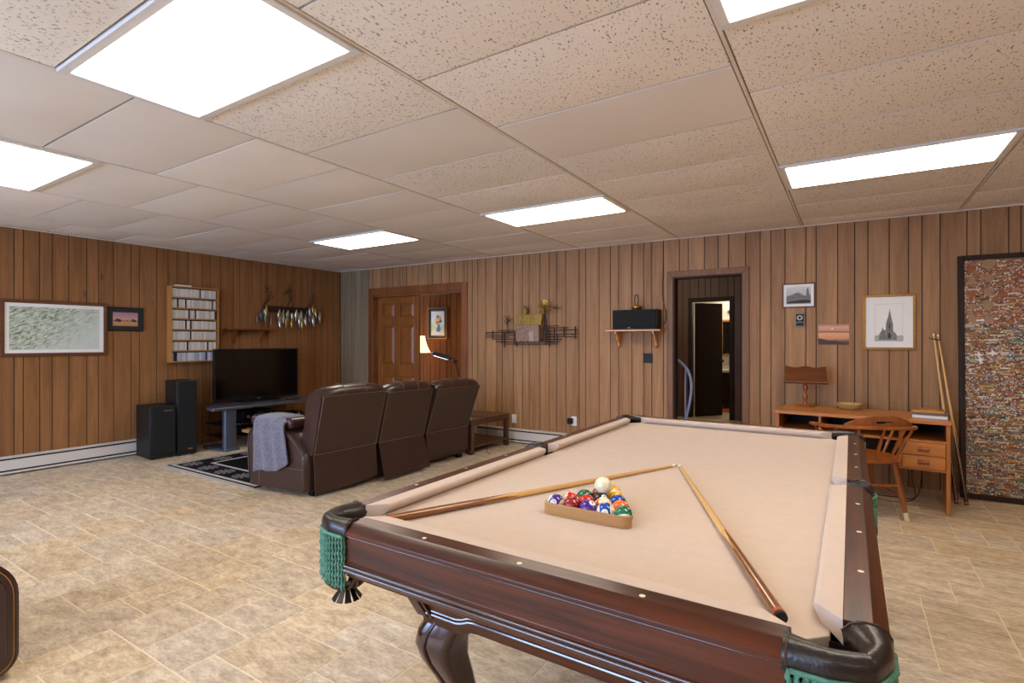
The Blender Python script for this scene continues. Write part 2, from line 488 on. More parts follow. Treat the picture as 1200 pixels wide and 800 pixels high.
# ------------------------------------------------------------------ floor
floor = struct('floor', bxs((XL - 0.2, Y_FRONT - 0.2, -0.12, X_RIGHT + 0.2, 10.6, -0.0015)), M['grout'])
U = 0.1525
NX0, NX1 = int(XL / U) - 2, int(X_RIGHT / U) + 2
NY0, NY1 = int(Y_FRONT / U) - 2, int(6.2 / U) + 2
occ = set()
tiles = []
sizes = [(2, 2), (3, 2), (2, 1), (1, 1), (2, 2), (3, 2), (1, 2), (2, 3), (3, 3)]
wts = [5, 4, 3, 2, 5, 3, 1.5, 2.5, 1]
for j in range(NY0, NY1):
    for i in range(NX0, NX1):
        if (i, j) in occ: continue
        opts = list(zip(sizes, wts))
        while opts:
            (w, h) = rnd.choices([o[0] for o in opts], [o[1] for o in opts])[0]
            cells = [(i + a, j + b) for a in range(w) for b in range(h)]
            if all(c not in occ for c in cells):
                occ.update(cells); tiles.append((i, j, w, h)); break
            opts = [o for o in opts if o[0] != (w, h)]
def tile_geom(bm, layer, t, tone):
    i, j, w, h = t
    g = 0.0017
    x0, x1 = max(i * U + g, XL), min((i + w) * U - g, X_RIGHT)
    y0, y1 = max(j * U + g, Y_FRONT), min((j + h) * U - g, 6.1)
    if x1 - x0 < 0.01 or y1 - y0 < 0.01: return False
    e = 0.0022
    top = [bm.verts.new(p) for p in ((x0 + e, y0 + e, 0), (x1 - e, y0 + e, 0), (x1 - e, y1 - e, 0), (x0 + e, y1 - e, 0))]
    bot = [bm.verts.new(p) for p in ((x0, y0, -0.003), (x1, y0, -0.003), (x1, y1, -0.003), (x0, y1, -0.003))]
    fs = [bm.faces.new(top)]
    for k in range(4): fs.append(bm.faces.new((bot[k], bot[(k + 1) % 4], top[(k + 1) % 4], top[k])))
    for f in fs:
        for l in f.loops: l[layer] = tone
    return True
cs, sn = math.cos(cam_o.rotation_euler.z), math.sin(cam_o.rotation_euler.z)
def in_view(x, y):
    d = -x * sn + y * cs
    r = x * cs + y * sn
    if d < 1.9 or d > 11: return None
    if abs(r / d) > 0.985: return None
    if -1.25 < x < -0.1 and 1.2 < y < 3.4: return None
    return d
ranked = sorted([(in_view((t[0] + t[2] / 2) * U, (t[1] + t[3] / 2) * U), t) for t in tiles if in_view((t[0] + t[2] / 2) * U, (t[1] + t[3] / 2) * U)])
near = set(t for _, t in ranked[:290])
bm_rest = NB(); lay_rest = bm_rest.loops.layers.float_color.new('tone')
for t in tiles:
    tone = (rnd.random(), rnd.random(), rnd.random(), 1)
    if t in near:
        bm = NB(); ly = bm.loops.layers.float_color.new('tone')
        if tile_geom(bm, ly, t, tone): mk('floor_tile', bm, M['floor_tile'], floor, smooth=False)
    else:
        tile_geom(bm_rest, lay_rest, t, tone)
o = mk('distant_floor_tiles', bm_rest, M['floor_tile'], floor, smooth=False); o['kind'] = 'stuff'

# ------------------------------------------------------------------ walls
def add_plank(parent, mat, rz, origin, s0, s1, z0, z1, frame):
    """frame(s) gives the world location of the plank's left edge on the wall face"""
    w = s1 - s0 - 0.004
    e = 0.003
    bm = NB()
    th = 0.008
    f = [(e, 0, z0), (w - e, 0, z0), (w - e, 0, z1), (e, 0, z1)]
    b = [(0, th, z0), (w, th, z0), (w, th, z1), (0, th, z1)]
    loft(bm, [b, f])
    o = mk('plank', bm, mat, parent, smooth=False)
    o.location = frame(s0 + 0.002); o.rotation_euler = (0, 0, rz)
    return o

def planks(parent, mat_of, rz, grooves, frame, openings=()):
    cuts = sorted(set(grooves))
    zt = H - 0.002
    for s0, s1 in zip(cuts[:-1], cuts[1:]):
        if s1 - s0 < 0.012: continue
        op = [o for o in openings if o[0] < s1 - 0.004 and o[1] > s0 + 0.004]
        m_ = mat_of((s0 + s1) / 2)
        if not op:
            add_plank(parent, m_, rz, None, s0, s1, 0.0, zt, frame); continue
        a, b, top = op[0]
        add_plank(parent, m_, rz, None, s0, s1, top, zt, frame)
        if s0 < a - 0.012: add_plank(parent, m_, rz, None, s0, a, 0.0, top, frame)
        if s1 > b + 0.012: add_plank(parent, m_, rz, None, b, s1, 0.0, top, frame)

def extend(base, period, lo, hi):
    out = set(round(x, 4) for x in base)
    lo0, hi0 = min(base), max(base)
    k = 1
    while lo0 - period * k > lo - period:
        for x in base:
            y = x - period * k
            if y < lo0 - 0.02 and y > lo: out.add(round(y, 4))
        k += 1
    k = 1
    while hi0 + period * (k - 1) < hi:
        for x in base:
            y = x + period * k
            if y > hi0 + 0.02 and y < hi: out.add(round(y, 4))
        k += 1
    o2 = sorted(out)
    res = [o2[0]]
    for x in o2[1:]:
        if x - res[-1] > 0.05: res.append(x)
    return res

# left wall
wl = struct('wall_left', bxs((XL - 0.12, Y_FRONT, 0, XL - 0.006, 6.0, H + 0.02)), M['groove'])
gl = [1.877, 2.007, 2.11, 2.252, 2.413, 2.519, 2.666, 2.841, 2.93, 3.115, 3.243, 3.345, 3.481, 3.652, 3.753, 3.894, 4.071, 4.159, 4.342, 4.481, 4.581, 4.73, 4.869, 4.989, 5.125, 5.25, 5.382, 5.52, 5.62, 5.75]
gl = extend(gl, 1.238, Y_FRONT, 5.87) + [5.872]
planks(wl, lambda s: M['panel_warm'], LROT, gl, lambda s: (XL, s, 0))

# back wall, with a wide opening (door_1) and a single doorway (door_2)
D1 = (0.75, 2.52, 2.09)
D2 = (5.455, 6.175, 2.055)
LB = 10.8
bm = NB()
for (s0, s1, z0, z1) in ((0 - .1, D1[0], 0, H + .02), (D1[0], D1[1], D1[2], H + .02), (D1[1], D2[0], 0, H + .02), (D2[0], D2[1], D2[2], H + .02), (D2[1], LB, 0, H + .02)):
    box(bm, s0, 0.006, z0, s1, 0.12, z1)
wb = struct('wall_back', bm, M['groove'], loc=P0, rz=WA)
gb = [2.593, 2.679, 2.771, 2.906, 3.088, 3.175, 3.352, 3.49, 3.591, 3.753, 3.887, 3.991, 4.12, 4.302, 4.39, 4.565, 4.71, 4.813, 4.975, 5.114, 5.21, 5.344, 5.523, 5.616, 5.792, 5.933, 6.037, 6.205, 6.346, 6.448, 6.576, 6.76, 6.85, 7.032, 7.171, 7.277, 7.442, 7.586, 7.685, 7.814, 7.999, 8.091, 8.271]
gb = [0.002] + extend(gb, 1.213, 0.03, LB - 0.05)
planks(wb, lambda s: M['panel_grey'] if s < 0.7 else M['panel'], 0.0, gb, lambda s: (s, 0, 0), [D1, D2])

# right and front walls close the room behind the camera
wr = struct('wall_right', bxs((X_RIGHT, Y_FRONT, 0, X_RIGHT + 0.12, 6.3, H + 0.02)), M['panel'])
WIN = [(-6.7, -4.1), (-3.4, -0.8)]
WZ = (0.75, 2.15)
bm = NB()
xs = [XL - 0.1] + [v for w in WIN for v in w] + [X_RIGHT + 0.1]
for k in range(len(xs) - 1):
    if k % 2 == 0: box(bm, xs[k], Y_FRONT - 0.12, 0, xs[k + 1], Y_FRONT, H + 0.02)
    else:
        box(bm, xs[k], Y_FRONT - 0.12, 0, xs[k + 1], Y_FRONT, WZ[0])
        box(bm, xs[k], Y_FRONT - 0.12, WZ[1], xs[k + 1], Y_FRONT, H + 0.02)
wf = struct('wall_front', bm, M['panel'])
for n_, (a, b) in enumerate(WIN):
    bm = NB()
    nm = 3
    for k in range(nm + 1):
        x = a + (b - a) * k / nm
        box(bm, x - 0.03, Y_FRONT - 0.10, WZ[0], x + 0.03, Y_FRONT - 0.02, WZ[1])
    for z in WZ: box(bm, a, Y_FRONT - 0.10, z - 0.03, b, Y_FRONT - 0.02, z + 0.03)
    struct('window_%d' % (n_ + 1), bm, M['white_plastic'])
    # sampling portal exactly in the opening
    la = bpy.data.lights.new('window_portal', 'AREA'); la.shape = 'RECTANGLE'; la.size = b - a; la.size_y = WZ[1] - WZ[0]
    la.cycles.is_portal = True
    lo = bpy.data.objects.new('window_portal', la); C.objects.link(lo)
    lo.location = ((a + b) / 2, Y_FRONT - 0.06, (WZ[0] + WZ[1]) / 2); lo.rotation_euler = (PI / 2, 0, 0)

# ------------------------------------------------------------------ ceiling: runners, staggered 2 x 4 ft tiles, troffers
ceil = struct('ceiling', bxs((XL - 0.12, Y_FRONT - 0.12, H + 0.03, X_RIGHT + 0.12, 6.3, H + 0.12)), M['ceil_dark'])
TW, TD = 1.2192, 0.6096
XA = -0.41
lines = [XA + TW * j for j in range(-6, 5)]
LIGHTS = {}
def back_y(x): return P0.y + (x - P0.x) * math.tan(WA)
fix_rows = {0: (1.46, 3.90), -2: (0.85, 3.90), -4: (0.85, 3.90), 2: (1.46,)}
smooth_cells = {(-1, 2.375), (-2, 2.07)}
tile_prng = random.Random(3)
for j in range(-6, 4):
    x0, x1 = XA + TW * j, XA + TW * (j + 1)
    cx0, cx1 = max(x0, XL + 0.002), min(x1, X_RIGHT)
    if cx1 - cx0 < 0.05: continue
    off = 0.24 if j % 2 == 0 else 0.545
    n0 = int(math.floor((Y_FRONT - off) / TD))
    n1 = int(math.ceil((6.1 - off) / TD))
    for n in range(n0, n1):
        y0, y1 = off + n * TD, off + (n + 1) * TD
        is_fix = False
        if j in (0, -2, -4, 2) and x1 <= X_RIGHT + 0.3:
            for fy in list(fix_rows.get(j, ())) + [-2.2]:
                if abs(y0 - fy) < 0.2: is_fix = True
        cy0, cy1 = max(y0, Y_FRONT), min(y1, back_y((cx0 + cx1) / 2) + 0.02)
        if cy1 - cy0 < 0.03: continue
        if is_fix and cx1 - cx0 > 1.0:
            LIGHTS[(j, n)] = (cx0, cx1, y0, y1); continue
        ins = 0.0065; inx = 0.0135
        bm = NB()
        NU, NV = 6, 4
        sag = tile_prng.uniform(0.004, 0.013)
        base = H + 0.004 + tile_prng.uniform(-0.001, 0.002)
        grid = []
        for u in range(NU + 1):
            row = []
            for v in range(NV + 1):
                fu, fv = u / NU, v / NV
                z = base - sag * (1 - (2 * fu - 1) ** 2) * (1 - (2 * fv - 1) ** 2)
                row.append(bm.verts.new((cx0 + inx + (cx1 - cx0 - 2 * inx) * fu, cy0 + ins + (cy1 - cy0 - 2 * ins) * fv, z)))
            grid.append(row)
        for u in range(NU):
            for v in range(NV): bm.faces.new((grid[u][v], grid[u][v + 1], grid[u + 1][v + 1], grid[u + 1][v]))
        # rim upwards
        rim = [grid[u][0] for u in range(NU + 1)] + [grid[NU][v] for v in range(1, NV + 1)] + [grid[u][NV] for u in range(NU - 1, -1, -1)] + [grid[0][v] for v in range(NV - 1, 0, -1)]
        up = [bm.verts.new((v.co.x, v.co.y, H + 0.022)) for v in rim]
        for k in range(len(rim)): bm.faces.new((rim[k], rim[(k + 1) % len(rim)], up[(k + 1) % len(rim)], up[k]))
        bm.faces.new(up)
        yc = (y0 + y1) / 2
        smooth_t = j <= -3 or (j == -1 and 2.3 < yc < 3.0 ) or (j == -2 and 2.2 < yc < 2.5) or (j == -1 and False)
        mk('ceiling_tile', bm, M['tile_smooth'] if smooth_t else M['tile_fissured'], ceil, angle=30)
for x in lines:
    if XL < x < X_RIGHT:
        mk('ceiling_tee', bxs((x - 0.008, Y_FRONT, H + 0.002, x + 0.008, back_y(x), H + 0.02)), M['tee'], ceil, bevel=0.002)
# wall angle at the ceiling edge
struct('trim_1', bxs((XL, Y_FRONT, H - 0.006, XL + 0.02, 5.87, H + 0.002)), M['tee'])
struct('trim_2', bxs((0, -0.02, H - 0.006, 10.6, 0, H + 0.002)), M['tee'], loc=P0, rz=WA)

light_labels = {(0, 3.9): 'long fluorescent ceiling light near the wall above the church print', (0, 1.46): 'ceiling light panel cut off by the top edge right of centre',
    (-2, 0.85): 'largest, nearest fluorescent ceiling light at upper left', (-2, 3.9): 'fluorescent ceiling light in front of the metal farm sculpture',
    (-4, 0.85): 'ceiling light panel cut off by the left edge above the framed map', (-4, 3.9): 'smallest, farthest ceiling light near the far left corner'}
for (j, n), (x0, x1, y0, y1) in LIGHTS.items():
    lab = 'recessed fluorescent ceiling light in the unseen front part of the room'
    for (jj, fy), s_ in light_labels.items():
        if jj == j and abs(fy - y0) < 0.2: lab = s_
    t = thing('ceiling_light', lab, 'ceiling light', ((x0 + x1) / 2, (y0 + y1) / 2, H), 0, 'recessed fluorescent ceiling lights')
    w, d = (x1 - x0) / 2 - 0.006, (y1 - y0) / 2 - 0.004
    f = 0.038
    bm = bxs((-w, -d, -0.008, w, -d + f, 0.02), (-w, d - f, -0.008, w, d, 0.02), (-w, -d + f, -0.008, -w + f, d - f, 0.02), (w - f, -d + f, -0.008, w, d - f, 0.02))
    mk('frame', bm, M['troffer'], t, bevel=0.003)
    bm = NB()
    a_, b_ = w - f, d - f
    loft(bm, [[(-a_, -b_, 0.01), (a_, -b_, 0.01), (a_, b_, 0.01), (-a_, b_, 0.01)], [(-a_, -b_, -0.007), (a_, -b_, -0.007), (a_, b_, -0.007), (-a_, b_, -0.007)], [(-a_ + .012, -b_ + .012, -0.013), (a_ - .012, -b_ + .012, -0.013), (a_ - .012, b_ - .012, -0.013), (-a_ + .012, b_ - .012, -0.013)]])
    mk('diffuser', bm, M['diffuser'], t)

# ------------------------------------------------------------------ doorways on the back wall
def on_back(s, z=0, off=0.0): return WB(s, z, off)
# door_1: pine casing, panelled sliding door, dim room beyond
bm = NB()
cw = 0.085
box(bm, D1[0] - cw, -0.02, 0, D1[0] + 0.02, 0.0, D1[2] + cw)
box(bm, D1[1] - 0.02, -0.02, 0, D1[1] + cw, 0.0, D1[2] + cw)
box(bm, D1[0] + 0.02, -0.02, D1[2] - 0.02, D1[1] - 0.02, 0.0, D1[2] + cw)
box(bm, D1[0], 0.0, 0, D1[0] + 0.02, 0.13, D1[2])
box(bm, D1[1] - 0.02, 0.0, 0, D1[1], 0.13, D1[2])
box(bm, D1[0], 0.0, D1[2] - 0.06, D1[1], 0.13, D1[2])
d1 = struct('door_1', bm, M['casing_pine'], loc=P0, rz=WA, bevel=0.004)
# sliding leaf with six recessed panels
leaf0, leaf1, ltop = 0.80, 1.655, 2.03
def panel_door(w, h, th, cols, rows, mat, parent, loc, rzz=0):
    """stile-and-rail door, face toward -y; panels are raised fields in recesses"""
    bm = NB()
    box(bm, 0, 0.012, 0, w, th - 0.012, h)
    xcuts = [0]
    for a, b in cols: xcuts += [a, b]
    xcuts.append(w)
    for k in range(0, len(xcuts), 2):
        box(bm, xcuts[k], -0.006, 0, xcuts[k + 1], 0.014, h)
    zc = [0]
    for a, b in rows: zc += [a, b]
    zc.append(h)
    for a, b in cols:
        for k in range(0, len(zc), 2): box(bm, a, -0.006, zc[k], b, 0.014, zc[k + 1])
    d = mk('door_leaf', bm, mat, parent, bevel=0.003)
    d.location = loc; d.rotation_euler = (0, 0, rzz)
    for a, b in cols:
        for c, e in rows:
            bm = NB(); g = 0.006; i = 0.05
            loft(bm, [[(a + g, 0.0121, c + g), (b - g, 0.0121, c + g), (b - g, 0.0121, e - g), (a + g, 0.0121, e - g)],
                      [(a + i, -0.002, c + i), (b - i, -0.002, c + i), (b - i, -0.002, e - i), (a + i, -0.002, e - i)]])
            mk('door_panel', bm, mat, d, smooth=False)
    return d
panel_door(leaf1 - leaf0, ltop, 0.04, [(0.10, 0.355), (0.475, 0.755)], [(0.2, 0.80), (0.97, 1.58), (1.70, 1.93)], M['pine_door'], d1, (leaf0, 0.06, 0.0))
# the room beyond: panelled wall, floor is the same slab
bm = bxs((-0.6, 1.05, 0, 3.6, 1.15, 2.5))
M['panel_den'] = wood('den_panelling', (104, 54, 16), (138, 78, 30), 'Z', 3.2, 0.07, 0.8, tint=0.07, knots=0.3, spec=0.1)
far1 = struct('wall_den', bm, M['groove'], loc=P0, rz=WA)
gd = [-0.6 + 0.117 * k + 0.02 * math.sin(k * 2.3) for k in range(36)]
planks(far1, lambda s: M['panel_den'], 0.0, gd, lambda s: (s, 1.04, 0))
struct('wall_den_side', bxs((2.60, 0.12, 0, 2.66, 1.05, 2.5)), M['panel_warm'], loc=P0, rz=WA)
struct('wall_den_left', bxs((-0.66, 0.12, 0, -0.6, 1.05, 2.5)), M['panel_warm'], loc=P0, rz=WA)
struct('ceiling_den', bxs((-0.66, 0.12, 2.49, 2.66, 1.15, 2.55)), M['tile_smooth'], loc=P0, rz=WA)

# door_2: brown casing and the dark hall with a bathroom at its end
bm = NB()
cw = 0.068
for poly in ([(D2[0] - cw, 0), (D2[0], 0), (D2[0], D2[2]), (D2[0] - cw, D2[2] + cw)],
             [(D2[1], 0), (D2[1] + cw, 0), (D2[1] + cw, D2[2] + cw), (D2[1], D2[2])],
             [(D2[0], D2[2]), (D2[1], D2[2]), (D2[1] + cw, D2[2] + cw), (D2[0] - cw, D2[2] + cw)]):
    prism(bm, poly, 'Y', -0.018, 0.0)
d2 = struct('door_2', bm, M['casing'], loc=P0, rz=WA, bevel=0.004)
bm = bxs((D2[0], 0.0, 0, D2[0] + 0.014, 0.13, D2[2]), (D2[1] - 0.014, 0.0, 0, D2[1], 0.13, D2[2]), (D2[0] + .014, 0.0, D2[2] - 0.014, D2[1] - .014, 0.13, D2[2]))
mk('door_jamb', bm, M['dark_wood'], d2)
HD = 3.6                                   # hall depth
bo0, bo1, bz = 4.87, 5.484, 2.03            # bathroom door opening in the end wall of the hall
HS0, HS1 = 4.0, 6.26
bm = NB()
box(bm, HS0, HD, 0, bo0, HD + 0.1, 2.45)
box(bm, bo0, HD, bz, bo1, HD + 0.1, 2.45)
box(bm, bo1, HD, 0, HS1, HD + 0.1, 2.45)
hall = struct('wall_hall_end', bm, M['groove'], loc=P0, rz=WA)
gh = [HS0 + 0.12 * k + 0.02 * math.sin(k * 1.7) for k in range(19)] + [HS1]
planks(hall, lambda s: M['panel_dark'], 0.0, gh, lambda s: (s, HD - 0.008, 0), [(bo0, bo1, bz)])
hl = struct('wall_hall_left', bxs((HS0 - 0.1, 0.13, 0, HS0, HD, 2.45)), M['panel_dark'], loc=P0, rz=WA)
hr = struct('wall_hall_right', bxs((HS1, 0.13, 0, HS1 + 0.1, HD, 2.45)), M['groove'], loc=P0, rz=WA)
yy = 0.135
while yy < HD - 0.05:
    w = 0.09 + 0.07 * rnd.random()
    mk('plank', bxs((HS1 - 0.008, yy + 0.003, 0, HS1 + 0.001, min(yy + w, HD) - 0.003, 2.45)), M['panel_dark'], hr, smooth=False)
    yy += w
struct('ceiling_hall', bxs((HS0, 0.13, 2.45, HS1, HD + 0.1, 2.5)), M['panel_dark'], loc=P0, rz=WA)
bm = NB()
box(bm, bo0 - 0.07, HD - 0.03, 0, bo0, HD - 0.008, bz + 0.07)
box(bm, bo1, HD - 0.03, 0, bo1 + 0.07, HD - 0.008, bz + 0.07)
box(bm, bo0, HD - 0.03, bz, bo1, HD - 0.008, bz + 0.07)
d3 = struct('door_3', bm, M['dark_wood'], loc=P0, rz=WA, bevel=0.003)
dl = mk('door_leaf', bxs((0, 0, 0.01, 0.585, 0.035, bz - 0.015)), M['dark_wood'], d3, bevel=0.002)
dl.location = (bo0 + 0.055, HD + 0.03, 0); dl.rotation_euler = (0, 0, math.radians(52))
bm = NB(); cyl(bm, (0.53, 0, 0.99), (0.53, -0.05, 0.99), 0.012); lathe(bm, [(0.0, -0.03), (0.024, -0.02), (0.03, 0), (0.024, 0.02), (0.0, 0.03)], 12, (0.53, -0.055, 0.99))
mk('door_knob', bm, M['bronze'], dl)
t = thing('hall_fill_lamp', 'added dome lamp brightening the dark hall, out of sight of the doorway', 'ceiling light', on_back(4.5, 2.449, -1.4), WA)  # made-up lamp, put in only to brighten the hall
bm = NB(); lathe(bm, [(0.0, -0.09), (0.06, -0.08), (0.10, -0.05), (0.12, -0.015), (0.12, 0.0), (0.0, 0.0)], 20); mk('dome', bm, emit('hall_fill_dome', (255, 226, 186), 2.0), t)
hlp = bpy.data.lights.new('hall_fill', 'POINT'); hlp.energy = 20; hlp.color = (1.0, 0.8, 0.6); hlp.shadow_soft_size = 0.08  # added fill light for the hall panelling, no known source
hlo = bpy.data.objects.new('hall_fill', hlp); C.objects.link(hlo); hlo.parent = t; hlo.location = (0, 0, -0.16)
# bathroom
BD = 5.6
struct('wall_bath', bxs((4.2, BD, 0, 6.2, BD + 0.1, 2.45), (4.1, HD + 0.1, 0, 4.2, BD, 2.45), (6.2, HD + 0.1, 0, 6.3, BD, 2.45)), M['wall_white'], loc=P0, rz=WA)
struct('ceiling_bath', bxs((4.2, HD + 0.1, 2.45, 6.2, BD, 2.5)), M['wall_white'], loc=P0, rz=WA)
struct('floor_bath', bxs((4.2, HD - 0.0, -0.001, 6.2, BD, 0.004)), M['hall_floor'], loc=P0, rz=WA)

# bathroom things glimpsed through both doors
t = thing('medicine_cabinet', 'wood framed bathroom mirror cabinet seen through the far dark doorway', 'mirror', on_back(5.31, 1.04, -BD), WA)
bm = bxs((-0.3, -0.10, 0, -0.26, 0, 0.74), (0.26, -0.10, 0, 0.3, 0, 0.74), (-0.26, -0.10, 0, 0.26, 0, 0.04), (-0.26, -0.10, 0.70, 0.26, 0, 0.74))
mk('frame', bm, M['oak_z'], t, bevel=0.004)
mk('mirror_pane', bxs((-0.26, -0.085, 0.04, 0.26, -0.03, 0.70)), M['mirror'], t)
t = thing('vanity_light', 'small white glowing wall light above the bathroom mirror', 'wall light', on_back(5.40, 1.90, -BD), WA)
mk('base', bxs((-0.25, -0.03, 0, 0.25, 0, 0.08)), M['silver'], t, bevel=0.005)
for x in (-0.15, 0.0, 0.15):
    bm = NB(); lathe(bm, [(0.0, -0.05), (0.035, -0.04), (0.05, 0), (0.035, 0.04), (0.0, 0.05)], 12, (x, -0.08, 0.04))
    mk('bulb', bm, emit('bath_bulb', (255, 238, 214), 1.3), t)
t = thing('bathroom_vanity', 'dark wooden vanity with cream basin top in the far bathroom', 'vanity', on_back(5.30, 0, -BD + 0.001), WA)
mk('cabinet', bxs((-0.45, -0.5, 0.08, 0.45, -0.004, 0.72)), M['dark_wood'], t, bevel=0.004)
for x in (-0.43, 0.01): mk('door', bxs((x, -0.52, 0.14, x + 0.42, -0.50, 0.66)), M['dark_wood'], t, bevel=0.005)
bm = bxs((-0.47, -0.53, 0.72, 0.47, -0.004, 0.77), (-0.47, -0.03, 0.77, 0.47, -0.004, 0.85))
mk('basin_top', bm, M['porcelain'], t, bevel=0.008)
bm = NB(); tube(bm, smooth_path([(0, -0.1, 0.77), (0, -0.1, 0.87), (0, -0.16, 0.9), (0, -0.22, 0.86)]), 0.012)
mk('faucet', bm, M['chrome'], t)
bl = bpy.data.lights.new('bath_bulbs', 'POINT'); bl.energy = 13; bl.color = (1.0, 0.88, 0.72); bl.shadow_soft_size = 0.15
blo = bpy.data.objects.new('bath_bulbs', bl); C.objects.link(blo); blo.location = on_back(5.45, 2.0, -BD + 0.32)
o = mk('bath_mat', bxs((-0.35, -0.25, 0.004, 0.35, 0.25, 0.022)), M['red_mat'], loc=on_back(5.25, 0, -BD + 0.80), rz=WA, bevel=0.008)
tag(o, 'rust red mat on the bathroom floor beyond the dark doorway', 'bath mat')

# pale rail standing just inside the dark hall
bm = NB()
tube(bm, smooth_path([(-0.19, 0, 1.185), (-0.06, 0, 1.12), (0.04, 0, 1.03), (0.085, 0, 0.93), (0.10, 0, 0.80), (0.08, 0, 0.62), (0.03, 0, 0.40), (0.0, 0, 0.2), (0.0, 0, 0.0)], 5), 0.016, 10)
t = thing('hand_rail', 'bent pale blue metal handrail inside the dark hall doorway', 'handrail', on_back(5.485, 0, -0.3), WA)
mk('curved_tube', bm, M['rail_metal'], t)
bm = NB(); tube(bm, [(0.035, 0, 1.02), (0.03, 0, 0.8), (0.032, 0, 0.42)], 0.010, 8); mk('upright', bm, M['rail_metal'], t)
bm = NB(); cyl(bm, (0, 0, 0), (0, 0, 0.012), 0.05, n=16); mk('foot', bm, M['rail_metal'], t)

# den lamp and picture seen through the wide doorway
t = thing('floor_lamp', 'floor lamp with a flared cream shade, half hidden behind the panelled door', 'lamp', on_back(1.09, 0, -0.72), WA)
bm = NB(); lathe(bm, [(0.0, 0), (0.13, 0), (0.13, 0.02), (0.03, 0.035), (0.0, 0.04)], 20); mk('base', bm, M['brass'], t)
bm = NB(); cyl(bm, (0, 0, 0.03), (0, 0, 1.26), 0.012); mk('pole', bm, M['brass'], t)
bm = NB()
prof = [(0.185, 1.15), (0.155, 1.20), (0.125, 1.27), (0.10, 1.35), (0.085, 1.43)]
rings = [[Vector((r * math.cos(q), r * math.sin(q), z)) for q in [2 * PI * i / 24 for i in range(24)]] for r, z in prof]
loft(bm, rings + [[p * 1.0 - Vector((p.x, p.y, 0)) * 0.04 for p in r] for r in reversed(rings)], cap=False, closed=True)
mk('lamp_shade', bm, M['shade'], t)
pl = bpy.data.lights.new('den_lamp_bulb', 'POINT'); pl.energy = 0.8; pl.color = (1.0, 0.72, 0.42); pl.shadow_soft_size = 0.04
plo = bpy.data.objects.new('den_lamp_bulb', pl); C.objects.link(plo); plo.parent = t; plo.location = (0, 0, 1.46)

def framed(name, label, cat, loc, rz, w, h, fw, depth, frame_m, art_m, group=None, mat_w=0.0, mat_m=None):
    """picture hanging on a wall: frame bars, optional mat board, printed sheet. origin = centre on the wall"""
    t = thing(name, label, cat, loc, rz, group)
    W2, H2 = w / 2, h / 2
    if fw > 0:
        bm = NB()
        for poly in ([(-W2, -H2), (W2, -H2), (W2 - fw, -H2 + fw), (-W2 + fw, -H2 + fw)], [(W2, -H2), (W2, H2), (W2 - fw, H2 - fw), (W2 - fw, -H2 + fw)],
                     [(W2, H2), (-W2, H2), (-W2 + fw, H2 - fw), (W2 - fw, H2 - fw)], [(-W2, H2), (-W2, -H2), (-W2 + fw, -H2 + fw), (-W2 + fw, H2 - fw)]):
            prism(bm, poly, 'Y', -depth, -0.001)
        mk('frame', bm, frame_m, t, bevel=min(0.004, fw * 0.25))
    iw, ih = W2 - fw, H2 - fw
    if mat_m is not None:
        m_ = mat_w
        bm = NB()
        for b in ((-iw, -ih, iw, -ih + m_), (-iw, ih - m_, iw, ih), (-iw, -ih + m_, -iw + m_, ih - m_), (iw - m_, -ih + m_, iw, ih - m_)):
            box(bm, b[0], -depth * 0.6, b[1], b[2], -0.002, b[3])
        mk('mat_board', bm, mat_m, t, smooth=False)
        iw -= m_; ih -= m_
    mk('print', bxs((-iw, -depth * 0.5, -ih, iw, -0.002, ih)), art_m, t, smooth=False)
    t['iw'] = iw; t['ih'] = ih; t['dd'] = depth * 0.5
    return t

def flat_shape(t, name, poly, m, lift=0.0008):
    """printed shape lying on the sheet (picture coordinates, metres from its centre)"""
    d = t['dd'] + lift
    bm = NB()
    bm.faces.new([bm.verts.new((u, -d, v)) for u, v in poly])
    return bm

def map_mat():
    m, nt, b = new_mat('relief_map_print')
    L = nt.links.new
    b.inputs['Roughness'].default_value = 0.6
    tc = nt.nodes.new('ShaderNodeTexCoord')
    mp = nt.nodes.new('ShaderNodeMapping'); mp.vector_type = 'TEXTURE'; mp.inputs['Rotation'].default_value = (0, -0.5, 0); mp.inputs['Scale'].default_value = (0.42, 1, 0.12)
    L(tc.outputs['Object'], mp.inputs['Vector'])
    n = nt.nodes.new('ShaderNodeTexNoise'); n.inputs['Scale'].default_value = 7; n.inputs['Detail'].default_value = 9; n.inputs['Roughness'].default_value = 0.7; n.inputs['Distortion'].default_value = 0.7
    L(mp.outputs[0], n.inputs['Vector'])
    sx = nt.nodes.new('ShaderNodeSeparateXYZ'); L(tc.outputs['Object'], sx.inputs[0])
    # ridges fade towards the right and the lower right of the sheet
    ma = nt.nodes.new('ShaderNodeMath'); ma.operation = 'SUBTRACT'
    L(sx.outputs[2], ma.inputs[0]); L(sx.outputs[0], ma.inputs[1])
    fr = nt.nodes.new('ShaderNodeMapRange'); fr.inputs['From Min'].default_value = -0.40; fr.inputs['From Max'].default_value = 0.15
    L(ma.outputs[0], fr.inputs['Value'])
    r = nt.nodes.new('ShaderNodeValToRGB')
    e = r.color_ramp.elements
    e[0].position = 0.38; e[0].color = lin(70, 84, 62)
    e[1].position = 0.62; e[1].color = lin(216, 212, 186)
    k = e.new(0.46); k.color = lin(150, 164, 132)
    k = e.new(0.54); k.color = lin(196, 204, 186)
    L(n.outputs['Fac'], r.inputs['Fac'])
    mx = nt.nodes.new('ShaderNodeMixRGB'); mx.inputs[1].default_value = lin(198, 206, 196)
    L(fr.outputs[0], mx.inputs[0]); L(r.outputs['Color'], mx.inputs[2])
    L(mx.outputs[0], b.inputs['Base Color'])
    return m

